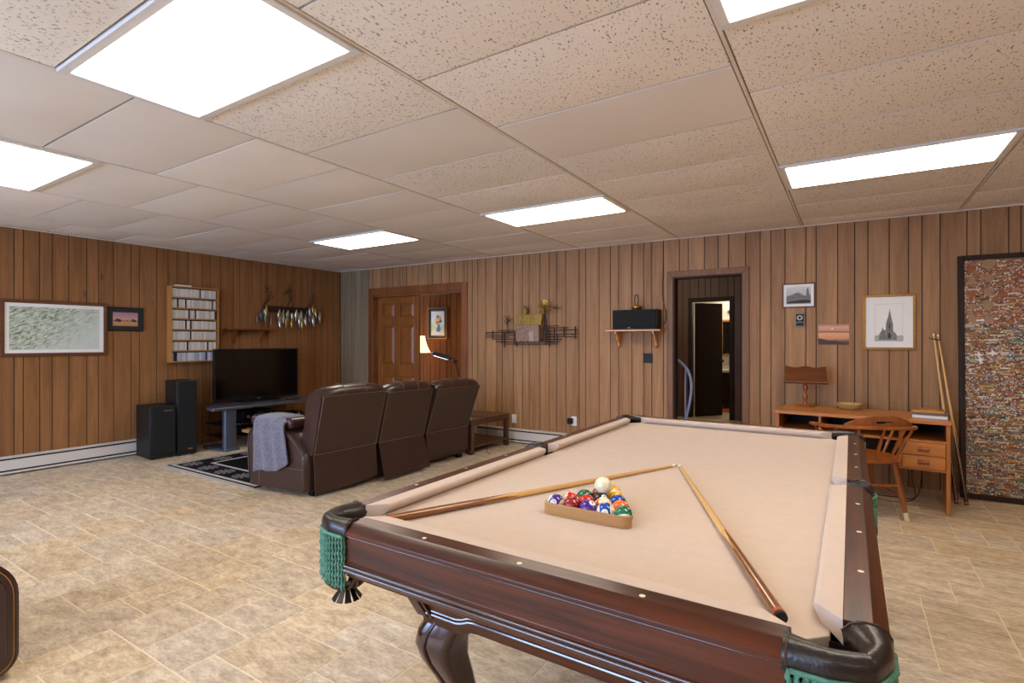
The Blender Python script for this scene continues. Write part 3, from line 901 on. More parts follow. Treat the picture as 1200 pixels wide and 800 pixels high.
# framed relief map on the left wall
t = framed('framed_map', 'large brown framed relief map with pale green ridges at far left', 'map', WLf(2.144, 1.472), LROT, 0.905, 0.585, 0.036, 0.026, M['frame_brown'], map_mat(), mat_w=0.036, mat_m=M['paper'])
bm = NB(); prism(bm, rrect(0.27, -0.165, 0.285, -0.15, 0.006), 'Y', -t['dd'] - 0.0012, -t['dd'])
mk('yellow_marker', bm, plain('yellow_marker', (210, 196, 60)), t)

def bands(name, stops, axis='Z', lo=-0.1, hi=0.1, noise=0.15, nscale=25, rough=0.5):
    """flat print: colour bands up the sheet, broken up by a little noise"""
    m, nt, b = new_mat(name)
    L = nt.links.new
    b.inputs['Roughness'].default_value = rough
    tc = nt.nodes.new('ShaderNodeTexCoord')
    sx = nt.nodes.new('ShaderNodeSeparateXYZ'); L(tc.outputs['Object'], sx.inputs[0])
    mr = nt.nodes.new('ShaderNodeMapRange'); mr.inputs['From Min'].default_value = lo; mr.inputs['From Max'].default_value = hi
    L(sx.outputs['XYZ'.index(axis)], mr.inputs['Value'])
    n = nt.nodes.new('ShaderNodeTexNoise'); n.inputs['Scale'].default_value = nscale; n.inputs['Detail'].default_value = 5
    L(tc.outputs['Object'], n.inputs['Vector'])
    s1 = nt.nodes.new('ShaderNodeMath'); s1.operation = 'SUBTRACT'; s1.inputs[1].default_value = 0.5; L(n.outputs['Fac'], s1.inputs[0])
    s2 = nt.nodes.new('ShaderNodeMath'); s2.operation = 'MULTIPLY'; s2.inputs[1].default_value = noise; L(s1.outputs[0], s2.inputs[0])
    ad = nt.nodes.new('ShaderNodeMath'); L(mr.outputs[0], ad.inputs[0]); L(s2.outputs[0], ad.inputs[1])
    r = nt.nodes.new('ShaderNodeValToRGB')
    e = r.color_ramp.elements
    e[0].position = stops[0][0]; e[0].color = lin(*stops[0][1])
    e[1].position = stops[-1][0]; e[1].color = lin(*stops[-1][1])
    for p, c in stops[1:-1]:
        k = e.new(p); k.color = lin(*c)
    L(ad.outputs[0], r.inputs['Fac']); L(r.outputs['Color'], b.inputs['Base Color'])
    return m

# dark framed photograph of a pink evening field
t = framed('framed_photograph', 'small black framed photograph of a pink sky over an orange field', 'picture', WLf(2.779, 1.594), LROT, 0.37, 0.275, 0.012, 0.02, M['black_plastic'],
           bands('pink_field_photo', [(0.0, (176, 120, 72)), (0.28, (196, 146, 96)), (0.40, (150, 98, 70)), (0.47, (192, 150, 140)), (0.7, (176, 136, 142)), (1.0, (150, 112, 126))], lo=-0.085, hi=0.085, noise=0.12),
           mat_w=0.046, mat_m=M['mat_black'])
dark_tree = plain('dark_tree_print', (66, 44, 42), 0.6)
for cx_, cy_, s_ in ((-0.075, -0.012, 0.030), (-0.055, -0.018, 0.020), (0.08, -0.014, 0.026), (0.10, -0.018, 0.02), (-0.10, -0.02, 0.012), (0.02, -0.022, 0.010)):
    pts = [(cx_ + s_ * (0.8 + 0.3 * math.sin(5 * q + cx_ * 90)) * math.cos(q), cy_ + s_ * 0.8 * (0.8 + 0.3 * math.sin(4 * q)) * math.sin(q)) for q in [2 * PI * i / 14 for i in range(14)]]
    bm = NB(); bm.faces.new([bm.verts.new((u, -t['dd'] - 0.0008, v)) for u, v in pts])
    mk('tree_print', bm, dark_tree, t, smooth=False)

# flower picture in the den
t = framed('flower_picture', 'dark framed picture of orange flowers in a blue vase beyond the open door', 'picture', on_back(1.225, 1.645, -1.04), WA, 0.40, 0.52, 0.045, 0.03, M['black_plastic'],
           bands('flower_ground', [(0.0, (214, 196, 190)), (0.3, (170, 186, 110)), (0.6, (208, 206, 200)), (1.0, (226, 220, 214))], lo=-0.2, hi=0.2, noise=0.5, nscale=14), mat_w=0.012, mat_m=M['gold'])
bm = NB(); d_ = t['dd'] + 0.0008
bm.faces.new([bm.verts.new((u, -d_, v)) for u, v in [(-0.02, -0.14), (0.05, -0.15), (0.07, -0.10), (0.05, -0.05), (0.055, -0.02), (0.0, -0.02), (0.005, -0.05), (-0.03, -0.10)]])
mk('vase_print', bm, plain('blue_vase_print', (74, 92, 150), 0.6), t, smooth=False)
for q, colr in enumerate(((206, 120, 40), (220, 160, 50), (190, 84, 40), (212, 136, 46), (226, 186, 70), (70, 96, 44), (80, 110, 50), (200, 100, 36))):
    bm = NB()
    cx_, cy_ = 0.02 + 0.075 * math.cos(q * 2.4) * (0.5 + 0.06 * q), 0.06 + 0.065 * math.sin(q * 2.4) * (0.5 + 0.06 * q)
    bm.faces.new([bm.verts.new((cx_ + 0.034 * (0.8 + 0.25 * math.sin(5 * a)) * math.cos(a), -d_ - 0.0003 * (q + 1), cy_ + 0.034 * (0.8 + 0.25 * math.sin(5 * a)) * math.sin(a))) for a in [2 * PI * i / 15 for i in range(15)]])
    mk('blossom_print', bm, plain('blossom_%d' % q, colr, 0.6), t, smooth=False)
bm = NB(); W2, H2 = 0.205, 0.265
for b in ((-W2, -0.034, -H2, W2, -0.002, -H2 + 0.012), (-W2, -0.034, H2 - 0.012, W2, -0.002, H2), (-W2, -0.034, -H2 + 0.012, -W2 + 0.012, -0.002, H2 - 0.012), (W2 - 0.012, -0.034, -H2 + 0.012, W2, -0.002, H2 - 0.012)): box(bm, *b)
mk('gilt_edge', bm, M['gold'], t)

# three pictures and a thermostat right of the hall doorway
t = framed('town_print', 'small dark framed grey townscape print right of the dark doorway', 'picture', on_back(6.697, 1.797), WA, 0.29, 0.245, 0.012, 0.018, M['frame_brown'],
           bands('town_sky', [(0.0, (150, 148, 146)), (0.3, (120, 118, 118)), (0.55, (180, 180, 178)), (1.0, (206, 205, 202))], lo=-0.08, hi=0.08, noise=0.5, nscale=30), mat_w=0.024, mat_m=M['paper'])
bm = NB(); d_ = t['dd'] + 0.0008
sk = [(-0.105, -0.05), (0.105, -0.05), (0.105, 0.0), (0.092, 0.01), (0.088, 0.06), (0.08, 0.075), (0.072, 0.058), (0.068, 0.0), (0.05, -0.004), (0.03, 0.012), (0.0, 0.028), (-0.03, 0.024), (-0.06, 0.006), (-0.085, 0.0), (-0.105, -0.012)]
bm.faces.new([bm.verts.new((u, -d_, v)) for u, v in sk])
mk('town_silhouette', bm, M['ink'], t, smooth=False)
bm = NB()
bm.faces.new([bm.verts.new((u, -d_ - 0.0004, v)) for u, v in [(-0.105, -0.078), (0.105, -0.078), (0.105, -0.05), (0.02, -0.046), (-0.105, -0.06)]])
mk('foreground_print', bm, M['ink_dark'], t, smooth=False)

t = thing('thermostat', 'small silver and black thermostat with a round dial under the townscape print', 'thermostat', on_back(6.709, 1.55), WA)
mk('case', bxs((-0.042, -0.03, -0.07, 0.042, -0.001, 0.07)), plain('thermostat_silver', (138, 132, 120), 0.5), t, bevel=0.005)
mk('dial_panel', bxs((-0.034, -0.034, -0.018, 0.034, -0.029, 0.06)), M['black_plastic'], t, bevel=0.003)
bm = NB(); cyl(bm, (0, -0.033, 0.022), (0, -0.046, 0.022), 0.027, 0.024, 20); mk('dial', bm, M['ink_pale'], t)
bm = NB(); cyl(bm, (0, -0.046, 0.022), (0, -0.049, 0.022), 0.013, n=16); mk('dial_centre', bm, M['mat_black'], t)
mk('lower_panel', bxs((-0.034, -0.034, -0.06, 0.034, -0.029, -0.026)), M['mat_black'], t, bevel=0.002)

t = framed('sunset_print', 'unframed orange sunset seascape between the thermostat and the church print', 'picture', on_back(6.997, 1.405), WA, 0.256, 0.20, 0.0, 0.012, M['paper'],
           bands('sunset_photo', [(0.0, (96, 60, 52)), (0.16, (104, 66, 56)), (0.30, (206, 140, 92)), (0.54, (224, 160, 106)), (0.62, (128, 84, 78)), (0.68, (198, 138, 110)), (0.85, (214, 158, 122)), (1.0, (160, 112, 96))], lo=-0.1, hi=0.1, noise=0.06, nscale=12))
bm = NB(); d_ = t['dd'] + 0.0008
bm.faces.new([bm.verts.new((u, -d_, v)) for u, v in [(-0.128, -0.1), (0.128, -0.1), (0.10, -0.088), (0.05, -0.075), (0.02, -0.058), (-0.01, -0.062), (-0.05, -0.06), (-0.09, -0.045), (-0.128, -0.038)]])
mk('headland_print', bm, plain('headland', (74, 46, 46), 0.6), t, smooth=False)
bm = NB()
bm.faces.new([bm.verts.new((-0.01 + 0.008 * math.cos(q), -d_, 0.055 + 0.008 * math.sin(q))) for q in [2 * PI * i / 12 for i in range(12)]])
mk('sun_print', bm, plain('sun_disc', (244, 210, 160), 0.6), t, smooth=False)

t = framed('church_print', 'gold framed white print of a tall spired church', 'picture', on_back(7.437, 1.515), WA, 0.405, 0.515, 0.022, 0.024, M['gold'], M['paper'])
d_ = t['dd'] + 0.0008
bm = NB()
for b in ((-0.105, -0.165, 0.105, -0.163), (-0.105, 0.168, 0.105, 0.17), (-0.105, -0.165, -0.103, 0.17), (0.103, -0.165, 0.105, 0.17)):
    bm.faces.new([bm.verts.new(p) for p in ((b[0], -d_, b[1]), (b[2], -d_, b[1]), (b[2], -d_, b[3]), (b[0], -d_, b[3]))])
mk('printed_border', bm, M['ink_pale'], t, smooth=False)
def sheet(polys, m, name, lift):
    bm = NB()
    for P in polys: bm.faces.new([bm.verts.new((u, -d_ - lift, v)) for u, v in P])
    mk(name, bm, m, t, smooth=False)
sheet([[(-0.025, -0.165), (0.035, -0.165), (0.032, -0.02), (0.024, 0.02), (0.016, 0.06), (0.006, 0.125), (-0.003, 0.06), (-0.014, 0.02), (-0.022, -0.02)]], M['ink'], 'spire_print', 0.0)
sheet([[(-0.075, -0.165), (-0.025, -0.165), (-0.025, -0.07), (-0.04, -0.075), (-0.048, -0.045), (-0.056, -0.08), (-0.066, -0.10), (-0.075, -0.115)]], M['ink'], 'nave_print', 0.0002)
sheet([[(0.035, -0.165), (0.06, -0.165), (0.06, -0.12), (0.048, -0.10), (0.035, -0.08)]], M['ink'], 'aisle_print', 0.0002)
sheet([[(-0.11, -0.165), (-0.075, -0.165), (-0.075, -0.125), (-0.09, -0.12), (-0.11, -0.13)], [(0.06, -0.165), (0.11, -0.165), (0.11, -0.13), (0.09, -0.12), (0.06, -0.13)]], M['ink_pale'], 'street_houses_print', 0.0003)
sheet([[(-0.11, -0.178), (0.11, -0.178), (0.11, -0.165), (-0.11, -0.165)]], M['ink_pale'], 'street_print', 0.0004)
sheet([[(-0.006, -0.15), (0.014, -0.15), (0.014, -0.11), (0.004, -0.095), (-0.006, -0.11)], [(0.0, -0.06), (0.01, -0.06), (0.01, -0.02), (0.005, -0.01), (0.0, -0.02)]], M['ink_dark'], 'church_openings_print', 0.0006)

# ------------------------------------------------------------------ wall shelf with centre speaker
def bracket_shelf(name, label, loc, rz, w, d, m, bracket_x, bh, by):
    t = thing(name, label, 'shelf', loc, rz)
    mk('board', bxs((-w / 2, -d, -0.022, w / 2, -0.001, 0.0)), m, t, bevel=0.006)
    for x in bracket_x:
        bm = NB()
        pts = [(-0.001, -0.013), (-by, -0.013), (-by, -0.045), (-by * 0.75, -0.06), (-by * 0.6, -bh * 0.55), (-by * 0.35, -bh * 0.7), (-by * 0.3, -bh * 0.92), (-by * 0.15, -bh), (-0.001, -bh)]
        prism(bm, pts, 'X', x - 0.012, x + 0.012)
        mk('bracket', bm, m, t, bevel=0.003)
    return t
bracket_shelf('wall_shelf', 'honey pine bracket shelf carrying the black speaker beside the hall doorway', on_back(5.047, 1.472), WA, 0.645, 0.22, M['shelf'], (-0.215, 0.225), 0.21, 0.17)
t = thing('centre_speaker', 'wide black centre speaker standing on the pine wall shelf', 'speaker', on_back(5.065, 1.473, 0.11), WA)
mk('cabinet', bxs((-0.26, -0.075, 0, 0.26, 0.095, 0.225)), M['speaker_wood'], t, bevel=0.006)
mk('grille', bxs((-0.25, -0.095, 0.012, 0.25, -0.074, 0.215)), M['black_matte'], t, bevel=0.006)
mk('badge', bxs((-0.07, -0.0965, 0.014, -0.045, -0.094, 0.022)), M['grey_metal'], t)
t = thing('oil_lamp', 'small brass bowl with a tall dark loop handle on top of the shelf speaker', 'ornament', on_back(5.065, 1.6985, 0.11), WA)
bm = NB(); lathe(bm, [(0.0, 0), (0.05, 0.0), (0.062, 0.02), (0.058, 0.04), (0.03, 0.055), (0.0, 0.058)], 18); mk('bowl', bm, M['brass'], t)
bm = NB(); tube(bm, smooth_path([(-0.018, 0, 0.055), (-0.022, 0, 0.12), (-0.012, 0, 0.165), (0.0, 0, 0.172), (0.012, 0, 0.165), (0.022, 0, 0.12), (0.018, 0, 0.055)]), 0.005, 8); mk('loop_handle', bm, M['bronze'], t)
t = thing('wall_plate', 'black switch plate on the panelling below the speaker shelf', 'switch', on_back(5.165, 1.143), WA)
mk('plate', bxs((-0.055, -0.008, -0.055, 0.055, -0.001, 0.055)), M['black_plastic'], t, bevel=0.003)
for x in (-0.022, 0.022): mk('toggle', bxs((x - 0.005, -0.016, -0.012, x + 0.005, -0.007, 0.012)), M['rubber'], t, bevel=0.002)
bm = NB(); tube(bm, smooth_path([(5.345, -0.006, 2.47), (5.343, -0.006, 2.2), (5.335, -0.006, 2.0), (5.335, -0.006, 1.86), (5.35, -0.008, 1.76), (5.375, -0.01, 1.66), (5.37, -0.012, 1.56), (5.33, -0.02, 1.52)], 4), 0.0035, 6)
o = mk('speaker_cable', bm, M['rubber'], loc=P0, rz=WA); tag(o, 'thin dark cable running down the panelling beside the hall doorway', 'cable')
def outlet(label, s, z, plug=False):
    t = thing('electrical_outlet', label, 'outlet', on_back(s, z), WA)
    mk('plate', bxs((-0.036, -0.007, -0.058, 0.036, -0.001, 0.058)), M['white_plastic'], t, bevel=0.003)
    for k in (-0.021, 0.021):
        mk('socket', bxs((-0.015, -0.0095, k - 0.014, 0.015, -0.0065, k + 0.014)), M['white_plastic'], t, bevel=0.002)
    if plug:
        p = thing('power_plug', 'black plug-in adapter in the outlet beyond the pool table', 'plug', on_back(s - 0.04, z + 0.005, 0.010), WA)
        mk('adapter_body', bxs((-0.035, -0.045, -0.04, 0.035, 0, 0.03)), M['black_plastic'], p, bevel=0.008)
        bm = NB(); tube(bm, smooth_path([(0, -0.02, -0.035), (0.0, -0.03, -0.1), (0.02, -0.02, -0.16)]), 0.003, 6); mk('cord', bm, M['rubber'], p)
outlet('blank white wall plate beside the low brown end table', 3.366, 0.31)
outlet('white outlet with a black adapter plugged in, beyond the pool table', 4.235, 0.345, True)

# ------------------------------------------------------------------ baseboard heaters
def heater(label, loc, rz, x0, x1):
    t = thing('baseboard_heater', label, 'heater', loc, rz)
    prof = [(-0.001, 0.185), (-0.035, 0.185), (-0.062, 0.172), (-0.062, 0.168), (-0.03, 0.178), (-0.001, 0.178)]
    bm = NB(); prism(bm, prof, 'X', x0, x1); mk('top_cover', bm, M['white_metal'], t)
    bm = bxs((x0, -0.066, 0.052, x1, -0.058, 0.152)); mk('front_panel', bm, M['white_metal'], t, bevel=0.003)
    mk('fin_recess', bxs((x0 + 0.01, -0.05, 0.03, x1 - 0.01, -0.002, 0.172)), M['dark_gap'], t)
    mk('base_lip', bxs((x0, -0.064, 0.016, x1, -0.002, 0.036)), M['white_metal'], t, bevel=0.002)
    for x in (x0, x1 - 0.012): mk('end_cap', bxs((x, -0.07, 0.012, x + 0.012, -0.001, 0.188)), M['white_metal'], t, bevel=0.003)
heater('long cream baseboard heater along the wall under the framed map', WLf(0, 0), LROT, -1.5, 2.94)
heater('cream baseboard heater behind the end table and the pool table', WB(0, 0), WA, 2.78, 5.30)

# ------------------------------------------------------------------ cassette rack on the left wall
RY0, RY1, RZ0, RZ1, RD = 3.225, 3.81, 1.075, 2.025, 0.11
rack = thing('cassette_rack', 'honey oak wall rack holding seven rows of white cassettes', 'rack', WLf((RY0 + RY1) / 2, RZ0), LROT)
rw = (RY1 - RY0) / 2
rh = RZ1 - RZ0
for x in (-rw, rw - 0.014): mk('side_panel', bxs((x, -RD, 0, x + 0.014, -0.001, rh)), M['oak_z'], rack, bevel=0.002)
mk('back_panel', bxs((-rw + 0.014, -0.008, 0, rw - 0.014, -0.001, rh)), M['dark_wood'], rack)
nrow = 7
pitch = (rh - 0.016) / nrow
for k in range(nrow + 1):
    mk('shelf', bxs((-rw + 0.014, -RD + 0.001, k * pitch, rw - 0.014, -0.008, k * pitch + 0.016)), M['oak'], rack, bevel=0.002)
row_names = ['bottom', 'sixth', 'fifth', 'fourth', 'third', 'second', 'top']
cas_cols = {'white': [(206, 200, 190), (196, 190, 182), (214, 209, 200), (188, 184, 180)], 'dark': [(34, 32, 36)], 'blue': [(158, 164, 188), (170, 176, 196)]}
cas_mesh = {}
def cas_data(kind, i, w):
    key = (kind, i, round(w, 4))
    if key not in cas_mesh:
        m = bpy.data.materials.get('cassette_%s_%d' % (kind, i)) or plain('cassette_%s_%d' % (kind, i), cas_cols[kind][i], 0.35)
        bm = bxs((-w / 2, 0, 0, w / 2, 0.07, 0.104))
        me = finish(bm, 'cassette', [m], smooth=False)
        cas_mesh[key] = me
    return cas_mesh[key]
dark_at = {6: (17,), 5: (3, 8, 25), 4: (10, 14, 27), 3: (8, 11), 2: (11,), 1: (9, 22), 0: (1, 2, 21)}
cw_ = 0.0172
ncas = int((2 * rw - 0.032) / 0.0192)
for r_ in range(nrow):
    for q in range(ncas):
        kind = 'dark' if q in dark_at[r_] else ('blue' if r_ == 0 and rnd.random() < 0.5 else 'white')
        i = rnd.randrange(len(cas_cols[kind]))
        me = cas_data(kind, i, cw_)
        o = bpy.data.objects.new('cassette', me); C.objects.link(o)
        y = RY0 + 0.018 + 0.0192 * (q + 0.5)
        o.location = (XL + 0.094 + rnd.uniform(-0.003, 0.003), y, RZ0 + r_ * pitch + 0.0162)
        o.rotation_euler = (0, 0, LROT)
        nm = row_names[r_]
        if kind == 'dark': tag(o, 'dark-spined cassette in the %s row of the oak wall rack' % nm, 'cassette', 'dark cassettes in the %s row' % nm)
        elif kind == 'blue': tag(o, 'bluish-spined cassette in the bottom row of the oak wall rack', 'cassette', 'bluish cassettes in the bottom row')
        else: tag(o, 'white-spined cassette in the %s row of the oak wall rack' % nm, 'cassette', 'white cassettes in the %s row' % nm)
o = mk('flat_case', bxs((-0.09, -0.03, 0, 0.09, 0.03, 0.016)), M['paper'], loc=WLf(RY0 + 0.16, RZ1 + 0.001, 0.06), rz=LROT, bevel=0.002)
tag(o, 'single flat white case lying on top of the cassette rack', 'case')

# small reddish shelf under the hanging
bracket_shelf('bracket_shelf', 'empty reddish pine bracket shelf above the television', WLf(4.255, 1.515), LROT, 0.66, 0.16, M['shelf_red'], (-0.20, 0.20), 0.20, 0.12)

# hanging of silvery pendants
t = thing('wall_hanging', 'dark wall hanging with rows of silvery and gold teardrop pendants above the television', 'wall hanging', WLf(4.89, 1.80), LROT)
mk('backing_band', bxs((-0.40, -0.035, -0.035, 0.40, -0.004, 0.055)), M['bronze'], t, bevel=0.006)
bm = NB()
for a, b in (((-0.38, 0.05), (-0.36, 0.33)), ((-0.42, 0.06), (-0.30, 0.22)), ((-0.02, 0.05), (0.03, 0.37)), ((0.08, 0.05), (-0.06, 0.32)), ((0.36, 0.05), (0.42, 0.28)), ((0.30, 0.05), (0.36, 0.20))):
    tube(bm, smooth_path([(a[0], -0.03, a[1]), ((a[0] + b[0]) / 2 + 0.03, -0.05, (a[1] + b[1]) / 2), (b[0], -0.03, b[1])], 4), [0.007] * 8 + [0.003], 6)
mk('twig', bm, M['bronze'], t)
leafm = plain('bronze_leaf', (92, 72, 36), 0.4, metal=0.4)
for q in range(26):
    base = [(-0.37, 0.25), (-0.31, 0.2), (0.0, 0.3), (0.06, 0.3), (0.40, 0.22), (-0.05, 0.24)][q % 6]
    u, v = base[0] + rnd.uniform(-0.07, 0.07), base[1] + rnd.uniform(-0.1, 0.09)
    bm = NB(); lathe(bm, [(0.0, -0.028), (0.010, -0.01), (0.012, 0.005), (0.0, 0.028)], 6)
    bmesh.ops.scale(bm, vec=(1, 0.35, 1), verts=bm.verts)
    l = mk('leaf', bm, leafm, t); l.location = (u, -0.055, v); l.rotation_euler = (0, rnd.uniform(-1.2, 1.2), 0)
pend_m = [plain('silver_pendant', (190, 184, 168), 0.3, metal=0.55), plain('gold_pendant', (176, 156, 96), 0.32, metal=0.55), plain('dull_pendant', (110, 92, 76), 0.4, metal=0.4), plain('teal_pendant', (56, 74, 74), 0.4, metal=0.4)]
pend_me = {}
for mi_, m_ in enumerate(pend_m):
    bm = NB(); lathe(bm, [(0.0, 0.0), (0.008, -0.012), (0.020, -0.05), (0.022, -0.09), (0.014, -0.135), (0.004, -0.17), (0.0, -0.175)], 8)
    bmesh.ops.scale(bm, vec=(1, 0.6, 1), verts=bm.verts)
    pend_me[mi_] = finish(bm, 'pendant', m_)
plist = [(-0.50, -0.06, 2), (-0.46, -0.02, 3), (-0.43, -0.03, 3), (-0.41, 0.0, 0), (-0.38, 0.06, 1), (-0.38, -0.06, 2), (-0.29, -0.06, 2), (-0.17, 0.01, 0), (-0.165, -0.09, 0), (-0.09, 0.01, 1), (-0.095, -0.06, 0), (-0.06, -0.11, 1), (-0.02, 0.01, 0), (-0.03, -0.10, 1), (0.04, -0.03, 0), (0.05, -0.10, 1),
         (0.11, 0.02, 0), (0.15, -0.02, 1), (0.17, -0.06, 0), (0.20, 0.01, 0), (0.22, -0.10, 1), (0.27, -0.06, 0), (0.33, -0.05, 2), (0.355, 0.06, 0), (0.36, 0.02, 0), (0.40, 0.09, 1), (0.40, -0.05, 0), (0.45, 0.06, 1), (0.48, -0.04, 2), (0.54, 0.0, 0), (0.55, -0.06, 2), (0.31, 0.03, 3)]
for u, v, k in plist:
    p = bpy.data.objects.new('pendant', pend_me[k]); C.objects.link(p); p.parent = t
    p.location = (u, -0.055 - 0.02 * rnd.random(), v); p.rotation_euler = (rnd.uniform(-.15, .15), rnd.uniform(-0.18, 0.18), 0)
    s = rnd.uniform(0.85, 1.1); p.scale = (s, s, s)
bm = NB()
for u, v, k in plist: cyl(bm, (u, -0.04, v - 0.01), (u * 0.86, -0.036, max(0.0, v * 0.3)), 0.002, n=5)
mk('hanging_cord', bm, M['bronze'], t)

# ------------------------------------------------------------------ metal farm sculpture on the back wall
t = thing('metal_sculpture', 'metal wall sculpture of a gold roofed barn, windmill and rail fence', 'sculpture', on_back(3.62, 1.42), WA)
bm = NB(); tube(bm, [(-0.70, -0.03, 0.035), (0.67, -0.03, 0.06)], 0.006, 6); mk('fence_rail', bm, M['bronze'], t)
for (u0, u1, v) in ((-0.70, -0.2, 0.0), (-0.70, -0.32, -0.025), (-0.55, -0.05, -0.055), (-0.48, -0.1, 0.06), (-0.52, 0.35, -0.09), (-0.36, 0.40, -0.12), (0.2, 0.67, 0.005), (0.22, 0.67, -0.025), (0.18, 0.55, 0.085), (0.16, 0.46, -0.055), (0.20, 0.42, 0.11), (-0.42, -0.04, 0.025), (0.2, 0.42, -0.09)):
    bm = NB(); tube(bm, [(u0, -0.035 - 0.01 * rnd.random(), v), ((u0 + u1) / 2, -0.04, v + rnd.uniform(-.006, .006)), (u1, -0.035, v + rnd.uniform(-.006, .006))], 0.0055, 6); mk('fence_rail', bm, M['bronze'], t)
for u, v0, v1 in ((-0.57, -0.06, 0.06), (-0.42, -0.12, 0.03), (-0.38, -0.16, 0.02), (-0.22, -0.13, 0.02), (-0.19, -0.15, 0.03), (0.24, -0.13, 0.08), (0.29, -0.15, 0.06), (0.36, -0.08, 0.09), (0.50, -0.03, 0.10), (0.65, -0.05, 0.10), (0.40, -0.1, 0.0)):
    bm = NB(); cyl(bm, (u, -0.045, v0), (u, -0.045, v1), 0.008, n=6); mk('fence_post', bm, M['bronze'], t)
bm = NB(); cyl(bm, (-0.68, -0.03, 0.02), (-0.68, -0.001, 0.02), 0.005, n=6); cyl(bm, (0.6, -0.03, 0.0), (0.6, -0.001, 0.0), 0.005, n=6); cyl(bm, (0.0, -0.03, 0.05), (0.0, -0.001, 0.05), 0.005, n=6)
mk('wall_peg', bm, M['bronze'], t)
bm = NB(); prism(bm, [(-0.18, -0.09), (0.16, -0.09), (0.16, 0.15), (-0.10, 0.15), (-0.18, 0.13)], 'Y', -0.085, -0.03); mk('barn_wall', bm, M['stonewall'], t, bevel=0.006)
mk('barn_door', bxs((0.02, -0.092, -0.085, 0.09, -0.084, 0.05)), plain('coppery_door', (170, 136, 118), 0.35, metal=0.5), t, bevel=0.003)
bm = NB()
for k in range(15):
    u0 = -0.19 + 0.026 * k
    loft(bm, [[(u0, -0.095, 0.13 + rnd.uniform(-.012, .01)), (u0 + 0.026, -0.095, 0.13 + rnd.uniform(-.012, .01)), (u0 + 0.026, -0.08, 0.135), (u0, -0.08, 0.135)],
              [(u0, -0.065, 0.265 + rnd.uniform(-.008, .012)), (u0 + 0.026, -0.065, 0.265 + rnd.uniform(-.008, .012)), (u0 + 0.026, -0.045, 0.26), (u0, -0.045, 0.26)]])
mk('barn_roof', bm, M['grass_gold'], t)
bm = NB(); cyl(bm, (-0.055, -0.06, 0.25), (-0.055, -0.06, 0.34), 0.032, n=10); cyl(bm, (-0.055, -0.06, 0.34), (-0.055, -0.06, 0.385), 0.036, 0.004, 10); mk('cupola', bm, M['grass_gold'], t)
bm = NB()
tube(bm, [(0.20, -0.06, -0.08), (0.225, -0.06, 0.12), (0.235, -0.06, 0.34)], [0.014, 0.010, 0.006], 6); tube(bm, [(0.26, -0.06, -0.08), (0.255, -0.06, 0.12), (0.235, -0.06, 0.34)], [0.014, 0.010, 0.006], 6)
mk('windmill_tower', bm, M['bronze'], t)
bm = NB()
for k in range(12):
    q = 2 * PI * k / 12
    c_, s_ = math.cos(q), math.sin(q)
    loft(bm, [[(0.235 + c_ * 0.02 - s_ * 0.004, -0.085, 0.36 + s_ * 0.02 + c_ * 0.004), (0.235 + c_ * 0.02 + s_ * 0.004, -0.08, 0.36 + s_ * 0.02 - c_ * 0.004), (0.235 + c_ * 0.02, -0.078, 0.36 + s_ * 0.02)],
              [(0.235 + c_ * 0.085 - s_ * 0.016, -0.088, 0.36 + s_ * 0.085 + c_ * 0.016), (0.235 + c_ * 0.085 + s_ * 0.016, -0.078, 0.36 + s_ * 0.085 - c_ * 0.016), (0.235 + c_ * 0.085, -0.076, 0.36 + s_ * 0.085)]])
mk('windmill_blades', bm, M['brass'], t)
bm = NB(); tube(bm, [(0.235 + 0.055 * math.cos(q), -0.083, 0.36 + 0.055 * math.sin(q)) for q in [2 * PI * i / 20 for i in range(20)]], 0.004, 6, closed=True); mk('windmill_ring', bm, M['grass_gold'], t)
bm = NB(); tube(bm, [(0.25, -0.06, 0.36), (0.46, -0.05, 0.34)], 0.004, 6); prism(bm, [(0.34, 0.33), (0.38, 0.35), (0.42, 0.385), (0.40, 0.35), (0.43, 0.32)], 'Y', -0.06, -0.055); mk('windmill_vane', bm, M['bronze'], t)
bm = NB()
for a in ((-0.32, 0.03, -0.34, 0.26), (-0.335, 0.14, -0.28, 0.24), (-0.33, 0.12, -0.39, 0.21), (-0.31, 0.18, -0.25, 0.22), (-0.34, 0.2, -0.38, 0.26), (-0.335, 0.16, -0.30, 0.27)):
    tube(bm, [(a[0], -0.05, a[1]), ((a[0] + a[2]) / 2, -0.055, (a[1] + a[3]) / 2 + 0.01), (a[2], -0.05, a[3])], [0.006, 0.005, 0.003], 5)
mk('bare_tree', bm, M['bronze'], t)

# ------------------------------------------------------------------ loudspeakers, television and stand
def floor_speaker(name, label, cat, loc, rz, w, d, h, badge):
    t = thing(name, label, cat, loc, rz)
    mk('cabinet', bxs((-w / 2, 0, 0.012, w / 2, d, h)), M['speaker_wood'], t, bevel=0.006)
    mk('grille', bxs((-w / 2 + 0.01, -0.022, 0.06, w / 2 - 0.01, 0.001, h - 0.02)), M['black_matte'], t, bevel=0.008)
    for sx in (-1, 1):
        for y in (0.04, d - 0.04):
            bm = NB(); cyl(bm, (sx * (w / 2 - 0.04), y, 0), (sx * (w / 2 - 0.04), y, 0.013), 0.018, n=10); mk('foot', bm, M['rubber'], t)
    mk('badge', bxs(badge), plain('coppery_badge' if h > .8 else 'pale_badge', (170, 110, 74) if h > .8 else (120, 124, 132), 0.3, metal=0.5), t)
    return t
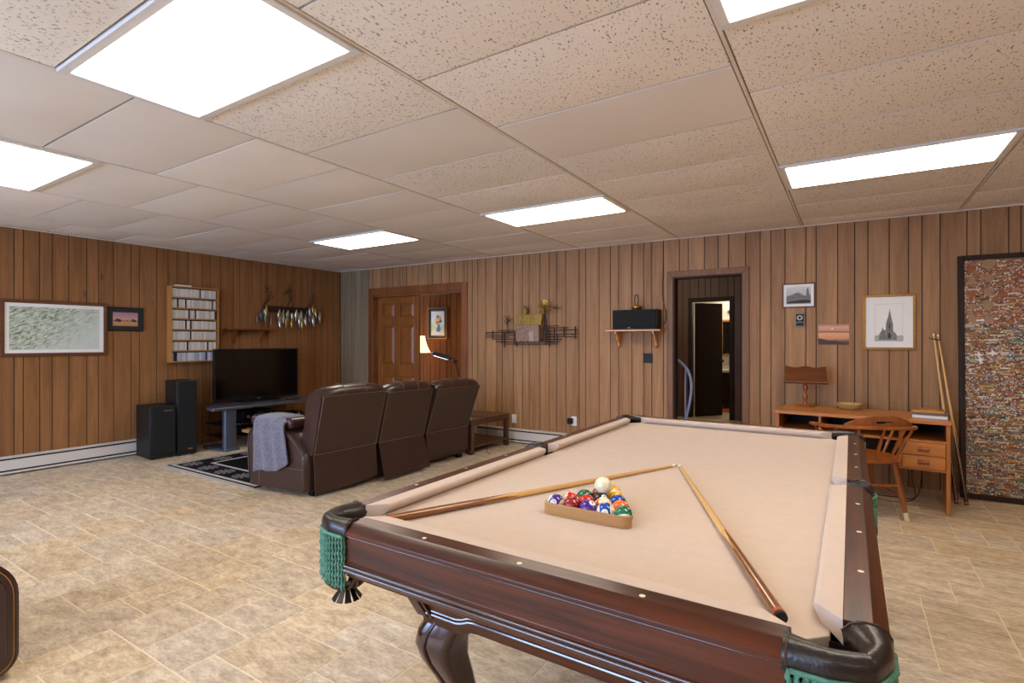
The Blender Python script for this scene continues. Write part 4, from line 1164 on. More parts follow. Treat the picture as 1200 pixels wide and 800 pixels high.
# local -y is the front; turned to face the sofa
floor_speaker('subwoofer', 'squat black box speaker standing in front of the tall tower speaker', 'speaker', (-6.60, 2.945, 0), math.radians(86), 0.265, 0.40, 0.60, (0.0, -0.026, 0.54, 0.09, -0.021, 0.552))
floor_speaker('tower_speaker', 'tall slim black tower speaker left of the television', 'speaker', (-6.58, 3.195, 0), math.radians(86), 0.215, 0.34, 0.875, (0.0, -0.026, 0.07, 0.05, -0.021, 0.085))

t = thing('television_stand', 'grey metal stand with a slab top under the flat television', 'tv stand', (-6.62, 4.21, 0), LROT)
bm = NB(); prism(bm, [(-0.55, 0.27), (-0.80, -0.05), (-0.85, -0.23), (-0.83, -0.28), (0.83, -0.28), (0.85, -0.23), (0.80, -0.05), (0.55, 0.27)], 'Z', 0.505, 0.54); mk('top', bm, M['grey_metal'], t, bevel=0.006)
for x in (-0.60, 0.60):
    bm = NB(); prism(bm, rrect(x - 0.075, -0.235, x + 0.075, -0.16, 0.02), 'Z', 0.03, 0.505); mk('post', bm, M['grey_metal'], t)
    bm = NB(); prism(bm, rrect(x - 0.10, -0.27, x + 0.10, 0.24, 0.03), 'Z', 0.0, 0.03); mk('foot', bm, M['grey_metal'], t, bevel=0.004)
for z in (0.15, 0.30): mk('glass_shelf', bxs((-0.66, -0.20, z, 0.66, 0.24, z + 0.012)), M['screen'], t, bevel=0.002)
mk('back_leg', bxs((-0.03, 0.20, 0.0, 0.03, 0.24, 0.505)), M['black_plastic'], t)

def deck(name, label, w, h, d, y, z):
    t = thing(name, label, 'audio equipment', (-6.50, y, z), LROT)
    mk('case', bxs((-w / 2, -0.04, 0.008, w / 2, -0.04 + d, h)), M['black_plastic'], t, bevel=0.003)
    mk('front_panel', bxs((-w / 2 - 0.004, -0.05, 0.006, w / 2 + 0.004, -0.04, h + 0.002)), M['screen'], t, bevel=0.003)
    mk('display', bxs((-0.06, -0.0515, h * 0.55, 0.06, -0.0495, h * 0.75)), M['mat_black'], t)
    for x in (-w * 0.36, w * 0.36):
        bm = NB(); cyl(bm, (x, -0.048, h * 0.5), (x, -0.066, h * 0.5), min(0.022, h * 0.3), n=14); mk('knob', bm, M['silver'], t)
    for x in (-w / 2 + 0.03, w / 2 - 0.03): mk('foot', bxs((x - 0.015, -0.02, 0, x + 0.015, 0.01, 0.009)), M['rubber'], t)
    return t
deck('receiver', 'black receiver with silver knobs on the upper shelf of the television stand', 0.43, 0.135, 0.26, 4.02, 0.313)
deck('disc_player', 'slim black disc player on the upper shelf, right of the receiver', 0.36, 0.06, 0.22, 4.47, 0.313)
deck('cable_box', 'black box on the lower shelf of the television stand', 0.40, 0.08, 0.26, 4.05, 0.163)

t = thing('television', 'large black flat television on the grey stand', 'television', (-6.745, 4.19, 0.541), LROT)
bm = NB(); prism(bm, rrect(-0.27, -0.12, 0.27, 0.12, 0.04), 'Z', 0.0, 0.016); mk('base', bm, M['black_plastic'], t, bevel=0.004)
mk('neck', bxs((-0.06, 0.0, 0.014, 0.06, 0.04, 0.1)), M['black_plastic'], t, bevel=0.004)
bm = bxs((-0.598, -0.012, 0.022, 0.598, 0.03, 0.05), (-0.598, -0.012, 0.678, 0.598, 0.03, 0.698), (-0.598, -0.012, 0.05, -0.580, 0.03, 0.678), (0.580, -0.012, 0.05, 0.598, 0.03, 0.678))
mk('bezel', bm, M['black_plastic'], t, bevel=0.002)
mk('screen', bxs((-0.580, -0.007, 0.05, 0.580, 0.02, 0.678)), M['screen'], t)
mk('back_shell', bxs((-0.55, 0.03, 0.06, 0.55, 0.06, 0.64)), M['black_plastic'], t, bevel=0.015)
mk('brand_bar', bxs((-0.03, -0.0135, 0.031, 0.03, -0.0115, 0.038)), M['silver'], t)
t = thing('remote_control', 'black remote control lying on the stand at the right of the screen', 'remote', (-6.45, 4.50, 0.541), math.radians(70))
mk('body', bxs((-0.09, -0.022, 0, 0.09, 0.022, 0.018)), M['black_plastic'], t, bevel=0.005)
mk('keypad', bxs((-0.06, -0.015, 0.0178, 0.07, 0.015, 0.020)), M['grey_metal'], t, bevel=0.001)
t = thing('drink_can', 'small pale blue and white can on the coffee table beyond the sofa', 'can', (-5.48, 3.80, 0.376), 0)
bm = NB(); lathe(bm, [(0.0, 0), (0.026, 0), (0.033, 0.012), (0.033, 0.108), (0.027, 0.12), (0.0, 0.12)], 16); mk('body', bm, plain('pale_blue_can', (150, 186, 208), 0.3, metal=0.3, noise=0.5, nscale=30), t)
bm = NB(); cyl(bm, (0, 0, 0.1202), (0, 0, 0.123), 0.025, n=16); mk('lid', bm, M['silver'], t)

# ------------------------------------------------------------------ rug, coffee table
t = thing('area_rug', 'black rug with ivory lines and a pale fringe before the television', 'rug', (-6.19, 2.80, 0.001), 0)
RW, RL = 1.62, 2.3
mk('pile', bxs((0, 0, 0, RW, RL, 0.008)), M['rug_black'], t)
bm = NB()
def ring_line(bm, i, w):
    for b in ((i, i, RW - i, i + w), (i, RL - i - w, RW - i, RL - i), (i, i + w, i + w, RL - i - w), (RW - i - w, i + w, RW - i, RL - i - w)):
        box(bm, b[0], b[1], 0.007, b[2], b[3], 0.0095)
ring_line(bm, 0.02, 0.035); ring_line(bm, 0.30, 0.03)
mk('border_line', bm, M['rug_white'], t, smooth=False)
def rosette(x, y):
    bm = NB()
    for k in range(10):
        q = 2 * PI * k / 10
        P = [(x + 0.03 * math.cos(q), y + 0.03 * math.sin(q)), (x + 0.09 * math.cos(q - 0.22), y + 0.09 * math.sin(q - 0.22)), (x + 0.105 * math.cos(q), y + 0.105 * math.sin(q)), (x + 0.09 * math.cos(q + 0.22), y + 0.09 * math.sin(q + 0.22))]
        prism(bm, P, 'Z', 0.007, 0.0095)
    cyl(bm, (x, y, 0.007), (x, y, 0.0094), 0.04, n=10)
    mk('rosette', bm, M['rug_grey'], t, smooth=False)
x = 0.178
while x < RW - 0.1:
    rosette(x, 0.178); rosette(x, RL - 0.178); x += 0.316
y = 0.178 + 0.324
while y < RL - 0.3:
    rosette(0.178, y); rosette(RW - 0.178, y); y += 0.324
bm = NB()
k = 0.0
while k < RW:
    for yy_, dr in ((0, -1), (RL, 1)):
        e = rnd.uniform(-0.006, 0.006)
        prism(bm, [(k, yy_), (k + 0.008, yy_), (k + 0.008 + e, yy_ + dr * 0.06), (k + e, yy_ + dr * 0.06)], 'Z', 0.0, 0.004)
    k += 0.0115
f = mk('fringe', bm, M['rug_white'], t, smooth=False); f['kind'] = 'stuff'

t = thing('coffee_table', 'low light wooden coffee table on the rug in front of the sofa', 'coffee table', (-5.35, 3.99, 0.0095), LROT)
mk('top', bxs((-0.70, -0.26, 0.335, 0.70, 0.26, 0.365)), M['rack_wood'], t, bevel=0.005)
for x in (-0.50, 0.50):
    for y in (-0.20, 0.20): mk('leg', bxs((x - 0.03, y - 0.03, 0, x + 0.03, y + 0.03, 0.335)), M['dark_wood'], t, bevel=0.004)
mk('lower_shelf', bxs((-0.47, -0.18, 0.11, 0.47, 0.18, 0.13)), M['dark_wood'], t)

# ------------------------------------------------------------------ reclining sofa seen from behind
SR = math.radians(86.3)
t = thing('reclining_sofa', 'brown leather three seat reclining sofa seen from behind', 'sofa', (-3.88, 2.87, 0), SR)
sofa = t
def section(x0, x1, top_z, lean, flare, skirt_z, skirt_cut=0.0):
    """one seat back: leather pillow over a vinyl back panel and a loose skirt below"""
    n = 10
    # upper back, profile in (y, z); y grows towards the television
    prof = [(-0.02, 0.36), (-lean * 0.55, 0.62), (-lean, top_z - 0.085), (-lean + 0.005, top_z - 0.03), (-lean + 0.05, top_z - 0.002), (-lean + 0.12, top_z), (-lean + 0.19, top_z - 0.03), (-lean + 0.235, top_z - 0.10),
            (-lean + 0.25, top_z - 0.20), (-lean + 0.26, top_z - 0.34), (0.16, 0.46), (0.14, 0.36)]
    rings = []
    for k in range(n + 1):
        f = k / n
        e = 0.022 * (abs(2 * f - 1) ** 8)
        puff = 0.012 * math.sin(PI * f) + 0.004 * math.sin(f * 9 * PI)
        cy = sum(p[0] for p in prof) / len(prof); cz = sum(p[1] for p in prof) / len(prof)
        ring = []
        for (y, z) in prof:
            zz = z + (puff if z > top_z - 0.12 else 0) - (e * 1.4 if z > top_z - 0.12 else 0)
            yy_ = y + (puff if y > -lean + 0.2 else 0)
            if z < top_z - 0.08 and y < 0.0: yy_ = y
            ring.append((x0 + (x1 - x0) * f, yy_ + (e if y < -lean + 0.03 and z > top_z - .1 else 0), zz))
        rings.append(ring)
    bm = NB(); loft(bm, rings)
    sb = mk('seat_back', bm, M['leather'], sofa, angle=60)
    # flat vinyl panel covering the rear
    g = 0.012
    bm = NB()
    P = [(x0 + g, -0.026, 0.365), (x1 - g, -0.026, 0.365), (x1 - g, -lean - 0.006, top_z - 0.075), (x0 + g, -lean - 0.006, top_z - 0.075)]
    Q = [(p[0], p[1] + 0.02, p[2]) for p in P]
    loft(bm, [Q, P])
    mk('back_panel', bm, M['leather_back'], sb, bevel=0.003)
    bm = NB()
    rr = 0.0022
    tube(bm, [(x0 + g, -0.030, 0.37), (x0 + g, -lean - 0.009, top_z - 0.075)], rr, 6)
    tube(bm, [(x1 - g, -0.030, 0.37), (x1 - g, -lean - 0.009, top_z - 0.075)], rr, 6)
    tube(bm, [(x0 + g, -lean - 0.009, top_z - 0.073), (x1 - g, -lean - 0.009, top_z - 0.073)], rr, 6)
    tube(bm, [(x0 + g, -0.034, 0.368), (x1 - g, -0.034, 0.368)], 0.0028, 6)
    # seams over the top roll
    for f in (0.34, 0.67):
        xs_ = x0 + (x1 - x0) * f
        tube(bm, [(xs_, -lean - 0.003, top_z - 0.06), (xs_, -lean + 0.006, top_z - 0.012), (xs_, -lean + 0.055, top_z + 0.014), (xs_, -lean + 0.12, top_z + 0.016), (xs_, -lean + 0.19, top_z - 0.012)], 0.0025, 6)
    mk('stitching', bm, M['stitch'], sb)
    # skirt
    bm = NB()
    z1, z0 = 0.362, skirt_z
    nx = 8
    rows = []
    for k in range(nx + 1):
        f = k / nx
        x = x0 + g + (x1 - x0 - 2 * g) * f
        wob = 0.010 * math.sin(f * 7 + x0 * 5)
        zb = z0 + skirt_cut * f
        rows.append([(x, -0.024, z1), (x, -0.03 - flare * 0.5 + wob * 0.5, (z1 + zb) / 2), (x, -0.03 - flare + wob, zb), (x, -0.022 - flare + wob, zb), (x, -0.018 - flare * 0.5 + wob * 0.5, (z1 + zb) / 2), (x, -0.010, z1)])
    loft(bm, rows)
    mk('back_skirt', bm, M['leather_back'], sofa, angle=50)
section(0.015, 0.700, 0.945, 0.16, 0.02, 0.015, 0.05)
section(0.715, 1.325, 0.925, 0.15, 0.075, 0.022, 0.02)
section(1.34, 2.03, 0.915, 0.20, 0.0, 0.10, 0.0)
# body under the seats
mk('base_frame', bxs((0.03, 0.02, 0.045, 2.02, 0.80, 0.30)), M['leather_back'], t, bevel=0.02)
for x0, x1 in ((0.21, 0.73), (0.74, 1.31), (1.32, 1.84)):
    bm = NB(); prism(bm, rrect(0.10, 0.30, 0.86, 0.48, 0.07, 5), 'X', x0, x1); mk('seat_cushion', bm, M['leather'], t, bevel=0.02, seg=3)
    bm = NB(); prism(bm, rrect(0.80, 0.07, 0.88, 0.40, 0.035, 4), 'X', x0, x1); mk('footrest', bm, M['leather'], t, bevel=0.015)
def sofa_arm(x0, x1, outer):
    prof = [(0.02, 0.045), (0.02, 0.37), (0.045, 0.40), (0.12, 0.47), (0.20, 0.535), (0.30, 0.575), (0.46, 0.59), (0.62, 0.58), (0.70, 0.54), (0.735, 0.46), (0.735, 0.30), (0.715, 0.12), (0.70, 0.045)]
    def flr(y): return (-0.12 if outer < 0 else 0.0) * max(0.0, min(1.0, (y - 0.02) / 0.6))
    rings = []
    n = 6
    for k in range(n + 1):
        f = k / n
        e = 1.0 - 0.06 * abs(2 * f - 1) ** 4
        b = math.sin(PI * f) * 0.012
        rings.append([(x0 + (x1 - x0) * f + flr(y) * (1 - f if outer < 0 else f), 0.38 + (y - 0.38) * e, (z if z < 0.1 else z * (0.985 + 0.015 * e) + (b if z > 0.45 else 0))) for y, z in prof])
    bm = NB(); loft(bm, rings)
    a = mk('arm', bm, M['leather'], sofa, bevel=0.012, angle=50, seg=3)
    bm = NB(); prism(bm, rrect(0.20, 0.565, 0.78, 0.665, 0.045, 5), 'X', x0 + (0.0 if outer < 0 else 0.01), x1 - (0.01 if outer < 0 else 0.0))
    for v in bm.verts: v.co.x += flr(v.co.y) * 0.6
    mk('arm_pad', bm, M['leather'], a, bevel=0.03, seg=4)
    xo = x0 if outer < 0 else x1
    bm = NB()
    tube(bm, [(xo + flr(p.y) + outer * 0.001, p.y, p.z) for p in smooth_path([(0, 0.03, 0.36), (0, 0.12, 0.45), (0, 0.22, 0.525), (0, 0.32, 0.56), (0, 0.5, 0.57), (0, 0.66, 0.545), (0, 0.715, 0.45), (0, 0.71, 0.3), (0, 0.69, 0.1)], 4)], 0.0075, 6)
    mk('piping', bm, M['leather'], a)
    bm = NB()
    tube(bm, [(xo + flr(y) + outer * 0.002, y, 0.242) for y in (0.03, 0.3, 0.55)], 0.0025, 6)
    tube(bm, [(xo + flr(0.55) + outer * 0.002, 0.55, z) for z in (0.24, 0.07)], 0.0025, 6)
    mk('stitching', bm, M['stitch'], a)
sofa_arm(-0.035, 0.20, -1)
sofa_arm(1.85, 2.05, 1)
for x in (0.08, 1.0, 1.95):
    for y in (0.06, 0.72): mk('foot', bxs((x - 0.03, y - 0.03, 0, x + 0.03, y + 0.03, 0.05)), M['black_plastic'], t)

# throw draped over the near arm
bm = NB()
path = [(0.215, 0.50), (0.195, 0.60), (0.16, 0.668), (0.08, 0.682), (0.0, 0.675), (-0.045, 0.64), (-0.062, 0.56), (-0.066, 0.46), (-0.068, 0.36), (-0.07, 0.27), (-0.072, 0.20)]
path = [(p.x, p.y) for p in smooth_path([(a, b, 0) for a, b in path], 3)]
ny = 22
grid = []
for j in range(ny + 1):
    f = j / ny
    row = []
    for i, (u, v) in enumerate(path):
        q = i / (len(path) - 1)
        y = 0.215 + 0.36 * f + 0.02 * math.sin(q * 5) - 0.05 * max(0, q - 0.6) * (1 - f) - 0.04 * (q > .98) * 0
        low = max(0, q - 0.55) / 0.45
        z = v + low * (-0.025 * math.sin(f * 5 + 0.5) + 0.10 * (1 - f) ** 2 - 0.03 * f)
        wave = 0.010 * math.sin(f * 17 + q * 4) * (0.4 + low)
        sl = -0.10 * max(0, (0.28 - f)) * (q < 0.5)
        row.append(bm.verts.new((u - wave - 0.006 - 0.12 * max(0, min(1, (y - 0.02) / 0.6)) * min(1, max(0, (0.2 - u) / 0.22)), y, z + sl)))
    grid.append(row)
for j in range(ny):
    for i in range(len(path) - 1): bm.faces.new((grid[j][i], grid[j][i + 1], grid[j + 1][i + 1], grid[j + 1][i]))
o = mk('throw_blanket', bm, M['throw'], loc=sofa.location, rz=SR, angle=80)
md = o.modifiers.new('thickness', 'SOLIDIFY'); md.thickness = 0.012; md.offset = -1
tag(o, 'grey knitted throw draped over the near arm of the brown sofa', 'blanket')

# end table beyond the sofa
t = thing('end_table', 'low brown end table at the far end of the sofa', 'end table', (-3.745, 4.975, 0), math.radians(90 - 2.3))
# local x runs towards the back wall, y towards the television
L_, W_ = 0.765, 0.66
mk('top', bxs((0, 0, 0.375, L_, W_, 0.41)), M['endtab'], t, bevel=0.005)
for x in (0.0, L_ - 0.055):
    for y in (0.0, W_ - 0.055): mk('leg', bxs((x, y, 0, x + 0.055, y + 0.055, 0.375)), M['endtab'], t, bevel=0.003)
mk('apron', bxs((0.055, 0.008, 0.335, L_ - 0.055, 0.028, 0.375)), M['endtab'], t)
mk('lower_shelf', bxs((0.01, 0.01, 0.075, L_ - 0.01, W_ - 0.01, 0.10)), M['endtab'], t, bevel=0.003)
mk('apron', bxs((0.008, 0.055, 0.335, 0.028, W_ - 0.055, 0.375)), M['endtab'], t)
o = mk('note_pad', bxs((-0.05, -0.035, 0, 0.05, 0.035, 0.012)), M['felt_tip'], loc=(-3.85, 5.03, 0.4105), rz=0.6, bevel=0.002)
tag(o, 'pale yellow pad on the near corner of the brown end table', 'note pad')

# reading lamp behind the sofa
t = thing('reading_lamp', 'black adjustable reading lamp rising behind the far end of the sofa', 'lamp', (-4.10, 5.30, 0.4105), 0)
bm = NB(); lathe(bm, [(0, 0), (0.09, 0), (0.09, 0.015), (0.02, 0.03), (0, 0.03)], 20); mk('base', bm, M['black_plastic'], t)
bm = NB(); tube(bm, [(q[0] + 4.10, q[1] - 5.30, q[2] - 0.4105) for q in smooth_path([(-4.08, 5.22, 0.416), (-3.85, 5.24, 0.416), (-3.735, 5.26, 0.414), (-3.72, 5.26, 0.36), (-3.715, 5.25, 0.2), (-3.71, 5.24, 0.05), (-3.69, 5.22, 0.004), (-3.60, 5.15, 0.004)], 4)], 0.003, 6); mk('cord', bm, M['rubber'], t)
bm = NB(); tube(bm, [(0, 0, 0.02), (-0.071, 0, 0.46), (-0.147, 0, 0.664)], 0.009, 8); mk('arm', bm, M['black_plastic'], t)
bm = NB(); cyl(bm, (-0.147, -0.02, 0.668), (-0.147, 0.02, 0.668), 0.018, n=12); tube(bm, [(-0.147, 0, 0.668), (-0.19, 0, 0.715), (-0.225, 0, 0.712)], 0.008, 8); mk('joint', bm, M['black_plastic'], t)
bm = NB(); tube(bm, [(-0.215, 0, 0.708), (-0.25, 0, 0.716), (-0.40, 0, 0.748), (-0.52, 0, 0.770)], [0.018, 0.027, 0.027, 0.018], 12); hd = mk('lamp_head', bm, M['black_plastic'], t)
bm = NB(); prism(bm, [(-0.50, 0.742), (-0.27, 0.693), (-0.27, 0.689), (-0.50, 0.738)], 'Y', -0.016, 0.016); mk('lens', bm, M['lamp_head'], hd)
bm = NB(); cyl(bm, (-0.515, 0, 0.769), (-0.53, 0, 0.772), 0.019, n=12); mk('end_cap', bm, M['rail_metal'], hd)

# ------------------------------------------------------------------ pool table
PX, PY = -0.647, 2.2945
HX, HY = 0.584, 1.1685           # half of the playing field, nose to nose
ZB, ZR = 0.785, 0.822
t = thing('pool_table', 'large mahogany pool table with tan cloth and leather pockets', 'pool table', (PX, PY, 0), 0)
table = t
# bed
g = 0.03; c_ = 0.030
bm = NB()
poly = [(HX + g, -HY + c_), (HX + g, -0.055), (HX + 0.012, -0.05), (HX + 0.012, 0.05), (HX + g, 0.055), (HX + g, HY - c_), (HX - c_, HY + g), (-HX + c_, HY + g), (-HX - g, HY - c_), (-HX - g, 0.055), (-HX - 0.012, 0.05), (-HX - 0.012, -0.05), (-HX - g, -0.055), (-HX - g, -HY + c_), (-HX + c_, -HY - g), (HX - c_, -HY - g)]
prism(bm, poly, 'Z', ZB - 0.03, ZB)
mk('bed_cloth', bm, M['cloth'], t, bevel=0.002)

# rail profiles: d outward from the cushion nose, z
wood_prof = [(0.050, 0.760), (0.050, 0.8205), (0.052, 0.8215), (0.097, 0.8215), (0.101, 0.8195), (0.121, 0.802), (0.124, 0.798), (0.124, 0.789), (0.1175, 0.784), (0.1165, 0.715), (0.1205, 0.711), (0.1255, 0.705), (0.122, 0.699), (0.1275, 0.693), (0.1275, 0.686), (0.118, 0.681), (0.115, 0.672), (0.05, 0.670)]
cush_prof = [(0.0515, 0.775), (0.014, 0.790), (0.002, 0.806), (0.000, 0.813), (0.004, 0.819), (0.010, 0.8205), (0.0505, 0.8215)]
def rail(kind, side, a, b, ends):
    """kind 'x': rail runs along x at y = side*HY ; 'y': runs along y at x = side*HX. ends = wood overshoot and cushion tip setbacks at a and b"""
    (wa, ca, na), (wb_, cb, nb) = ends
    def P(along, d, z):
        if kind == 'x': return (along, side * (HY + d), z)
        return (side * (HX + d), along, z)
    bm = NB()
    loft(bm, [[P(a + wa, d, z) for d, z in wood_prof], [P(b - wb_, d, z) for d, z in wood_prof]])
    r = mk('rail', bm, M['mahog_x'] if kind == 'x' else M['mahog_y'], table, bevel=0.0012, angle=24)
    bm = NB()
    for d_, z_, r_ in ((0.1225, 0.704, 0.0055), (0.1225, 0.692, 0.007), (0.1185, 0.786, 0.0035)):
        tube(bm, [P(a + wa + 0.001, d_, z_), P((a + b) / 2, d_, z_), P(b - wb_ - 0.001, d_, z_)], r_, 10)
    mk('moulding', bm, M['mahog_gloss'], r)
    def along_at(d, tip, back):       # facing cut: tip at the nose, back at the wood
        f = min(max(d / 0.05, 0), 1)
        return tip + (back - tip) * f
    bm = NB()
    loft(bm, [[P(a + along_at(d, na, ca), d, z) for d, z in cush_prof], [P(b - along_at(d, nb, cb), d, z) for d, z in cush_prof]])
    mk('cushion', bm, M['cloth'], r, angle=50)
    return r
CO = (0.030, 0.027, 0.085)      # corner: wood end, cushion back, cushion tip
SD = (0.050, 0.046, 0.066)     # side pocket
def neg(e): return e
rails = {}
rails['near'] = rail('x', -1, -HX, HX, (CO, CO))
rails['far'] = rail('x', 1, -HX, HX, (CO, CO))
for sgn, nm in ((-1, 'left'), (1, 'right')):
    rails[nm + '_near'] = rail('y', sgn, -HY, 0, (CO, SD))
    rails[nm + '_far'] = rail('y', sgn, 0, HY, (SD, CO))
# sights
def sight(r, x, y):
    bm = NB(); lathe(bm, [(0.0, ZR - 0.004), (0.0065, ZR - 0.004), (0.0065, ZR - 0.0002), (0.0045, ZR + 0.0002), (0.0, ZR + 0.0003)], 12, (x, y, 0))
    mk('sight', bm, M['ivory'], r)
q4 = HX / 2
for k in (-1, 0, 1):
    sight(rails['near'], k * q4, -HY - 0.082); sight(rails['far'], k * q4, HY + 0.082)
for sgn, nm in ((-1, 'left'), (1, 'right')):
    for k in (1, 2, 3):
        sight(rails[nm + '_near'], sgn * (HX + 0.082), -k * HY / 4); sight(rails[nm + '_far'], sgn * (HX + 0.082), k * HY / 4)

# pockets
rim_sec = [(-1.0, 0.775), (-1.02, 0.803), (-0.86, 0.817), (-0.55, 0.8255), (-0.28, 0.8245), (-0.10, 0.817), (-0.005, 0.805), (0.0, 0.790), (-0.03, 0.780), (-0.25, 0.772), (-0.85, 0.768)]   # (share of the rim width inward from its outer edge, z)
def pocket(cx, cy, path, w_end, w_mid, fringe_path, fringe=True):
    """path: outward-going rim centre line in table coordinates (list of (x,y))"""
    pts = smooth_path([(x, y, 0) for x, y in path], 4)
    m = len(pts)
    rings = []
    sgn = None
    for i, p in enumerate(pts):
        tn = pts[min(i + 1, m - 1)] - pts[max(i - 1, 0)]
        tn.normalize()
        nrm = Vector((tn.y, -tn.x, 0))
        if sgn is None:
            mid = pts[m // 2]
            tm = pts[m // 2 + 1] - pts[m // 2 - 1]
            nm_ = Vector((tm.y, -tm.x, 0))
            sgn = 1 if nm_.dot(Vector((mid.x, mid.y, 0)) - Vector((cx, cy, 0))) > 0 else -1
        w_ = w_mid + (w_end - w_mid) * abs(2 * i / (m - 1) - 1) ** 1.7
        rings.append([(p.x + nrm.x * sgn * n_ * w_, p.y + nrm.y * sgn * n_ * w_, z) for n_, z in rim_sec])
    bm = NB(); loft(bm, rings)
    pk = mk('pocket', bm, M['leather_pocket'], table, angle=50)
    # stitched seams near both ends and along the inner edge
    for rg in (rings[1], rings[-2]):
        bm = NB(); tube(bm, [(x, y, z + 0.0012) for x, y, z in rg[1:8]], 0.0018, 5); mk('seam', bm, M['leather_strap'], pk)
    # inner leather liner
    bm = NB()
    n = 14
    o_ = Vector((cx, cy, 0))
    def ringat(r, z): return [o_ + Vector((r * math.cos(2 * PI * k / n), r * math.sin(2 * PI * k / n), z)) for k in range(n)]
    outer = [ringat(0.060, 0.775), ringat(0.058, 0.72), ringat(0.050, 0.685)]
    inner = [ringat(0.052, 0.688), ringat(0.0605, 0.72), ringat(0.0625, 0.775)]
    loft(bm, outer + inner, cap=False, closed=True)
    mk('liner', bm, M['leather_pocket'], pk)
    # net of straps
    ux, uy = (cx > 0) - (cx < 0), (cy > 0) - (cy < 0)
    nx_, ny_ = cx + 0.018 * ux, cy + 0.018 * uy
    for k in range(9):
        q = 2 * PI * k / 9
        for s_ in (1, -1):
            bm = NB()
            a = smooth_path([(nx_ + r * math.cos(q + s_ * o_q), ny_ + r * math.sin(q + s_ * o_q), z) for r, o_q, z in ((0.052, 0, 0.71), (0.070, 0.22, 0.672), (0.068, 0.42, 0.640), (0.046, 0.58, 0.612), (0.016, 0.66, 0.602))], 3)
            tube(bm, a, 0.0052, 6)
            mk('net_strap', bm, M['leather_strap'], pk)
    for k in range(10):
        q = 2 * PI * k / 10
        r = Vector((math.cos(q), math.sin(q), 0)); s_ = Vector((-math.sin(q), math.cos(q), 0))
        c = Vector((nx_, ny_, 0))
        bm = NB()
        f1 = [c + r * 0.010 - s_ * 0.004 + Vector((0, 0, 0.606)), c + r * 0.010 + s_ * 0.004 + Vector((0, 0, 0.606)), c + r * 0.040 + s_ * 0.010 + Vector((0, 0, 0.566)), c + r * 0.040 - s_ * 0.010 + Vector((0, 0, 0.566))]
        loft(bm, [f1, [p + r * 0.003 for p in f1]])
        mk('tassel', bm, M['leather_pocket'], pk)
    if fringe:
        fp = smooth_path([(x, y, 0) for x, y in fringe_path], 8)
        # even spacing
        L = [0]
        for i in range(1, len(fp)): L.append(L[-1] + (fp[i] - fp[i - 1]).length)
        ns = int(L[-1] / 0.0128)
        bm = NB()
        for layer in (0, 1):
            for k in range(ns + 1):
                d_ = L[-1] * (k + 0.5 * layer) / ns
                i = max(j for j in range(len(L)) if L[j] <= d_ + 1e-9)
                i = min(i, len(fp) - 2)
                p = fp[i] + (fp[i + 1] - fp[i]) * ((d_ - L[i]) / max(1e-6, L[i + 1] - L[i]))
                inw = (Vector((cx, cy, 0)) - Vector((p.x, p.y, 0))).normalized() * 0.007 * layer
                zl = 0.640 + rnd.uniform(-0.006, 0.006)
                npt = 40
                ph = k * 1.3
                pts2, rad = [], []
                for s_ in range(npt + 1):
                    f = s_ / npt
                    z = 0.786 + (zl - 0.786) * f
                    pts2.append((p.x + inw.x + 0.0010 * math.cos(f * 31 + ph), p.y + inw.y + 0.0010 * math.sin(f * 31 + ph), z))
                    rad.append(0.0040 + 0.0015 * math.sin(f * 62 + ph))
                tube(bm, pts2, rad, 5)
        fr = mk('fringe', bm, M['fringe'], pk, angle=80); fr['kind'] = 'stuff'
        bm = NB(); tube(bm, [(p.x, p.y, 0.784) for p in fp], 0.005, 6); mk('fringe_heading', bm, M['fringe'], pk)
for sx in (-1, 1):
    for sy in (-1, 1):
        def W(u, v): return (sx * (HX + u), sy * (HY + v))
        path = [W(0.1255, -0.036), W(0.126, 0.0), W(0.124, 0.042), W(0.105, 0.090), W(0.090, 0.105), W(0.042, 0.124), W(0.0, 0.126), W(-0.036, 0.1255)]
        fpath = [W(0.127, -0.022), W(0.127, 0.0), W(0.125, 0.042), W(0.106, 0.091), W(0.091, 0.106), W(0.042, 0.125), W(0.0, 0.127), W(-0.024, 0.127)]
        c = W(0.030, 0.030)
        pocket(c[0], c[1], path, 0.079, 0.040, fpath)
    path = [(sx * (HX + 0.1255), -0.060), (sx * (HX + 0.130), -0.040), (sx * (HX + 0.134), -0.015), (sx * (HX + 0.134), 0.015), (sx * (HX + 0.130), 0.040), (sx * (HX + 0.1255), 0.060)]
    fpath = [(sx * (HX + 0.125), -0.055), (sx * (HX + 0.137), -0.02), (sx * (HX + 0.137), 0.02), (sx * (HX + 0.125), 0.055)]
    pocket(sx * (HX + 0.052), 0.0, path, 0.077, 0.036, fpath)

# cabinet below the rails, tapering inward
def cab_ring(hx, hy, z): return [(-hx, -hy, z), (hx, -hy, z), (hx, hy, z), (-hx, hy, z)]
bm = NB(); loft(bm, [cab_ring(0.445, 1.08, 0.525), cab_ring(0.515, 1.15, 0.672)])
cab = mk('cabinet', bm, M['mahog_x'], t, bevel=0.003)
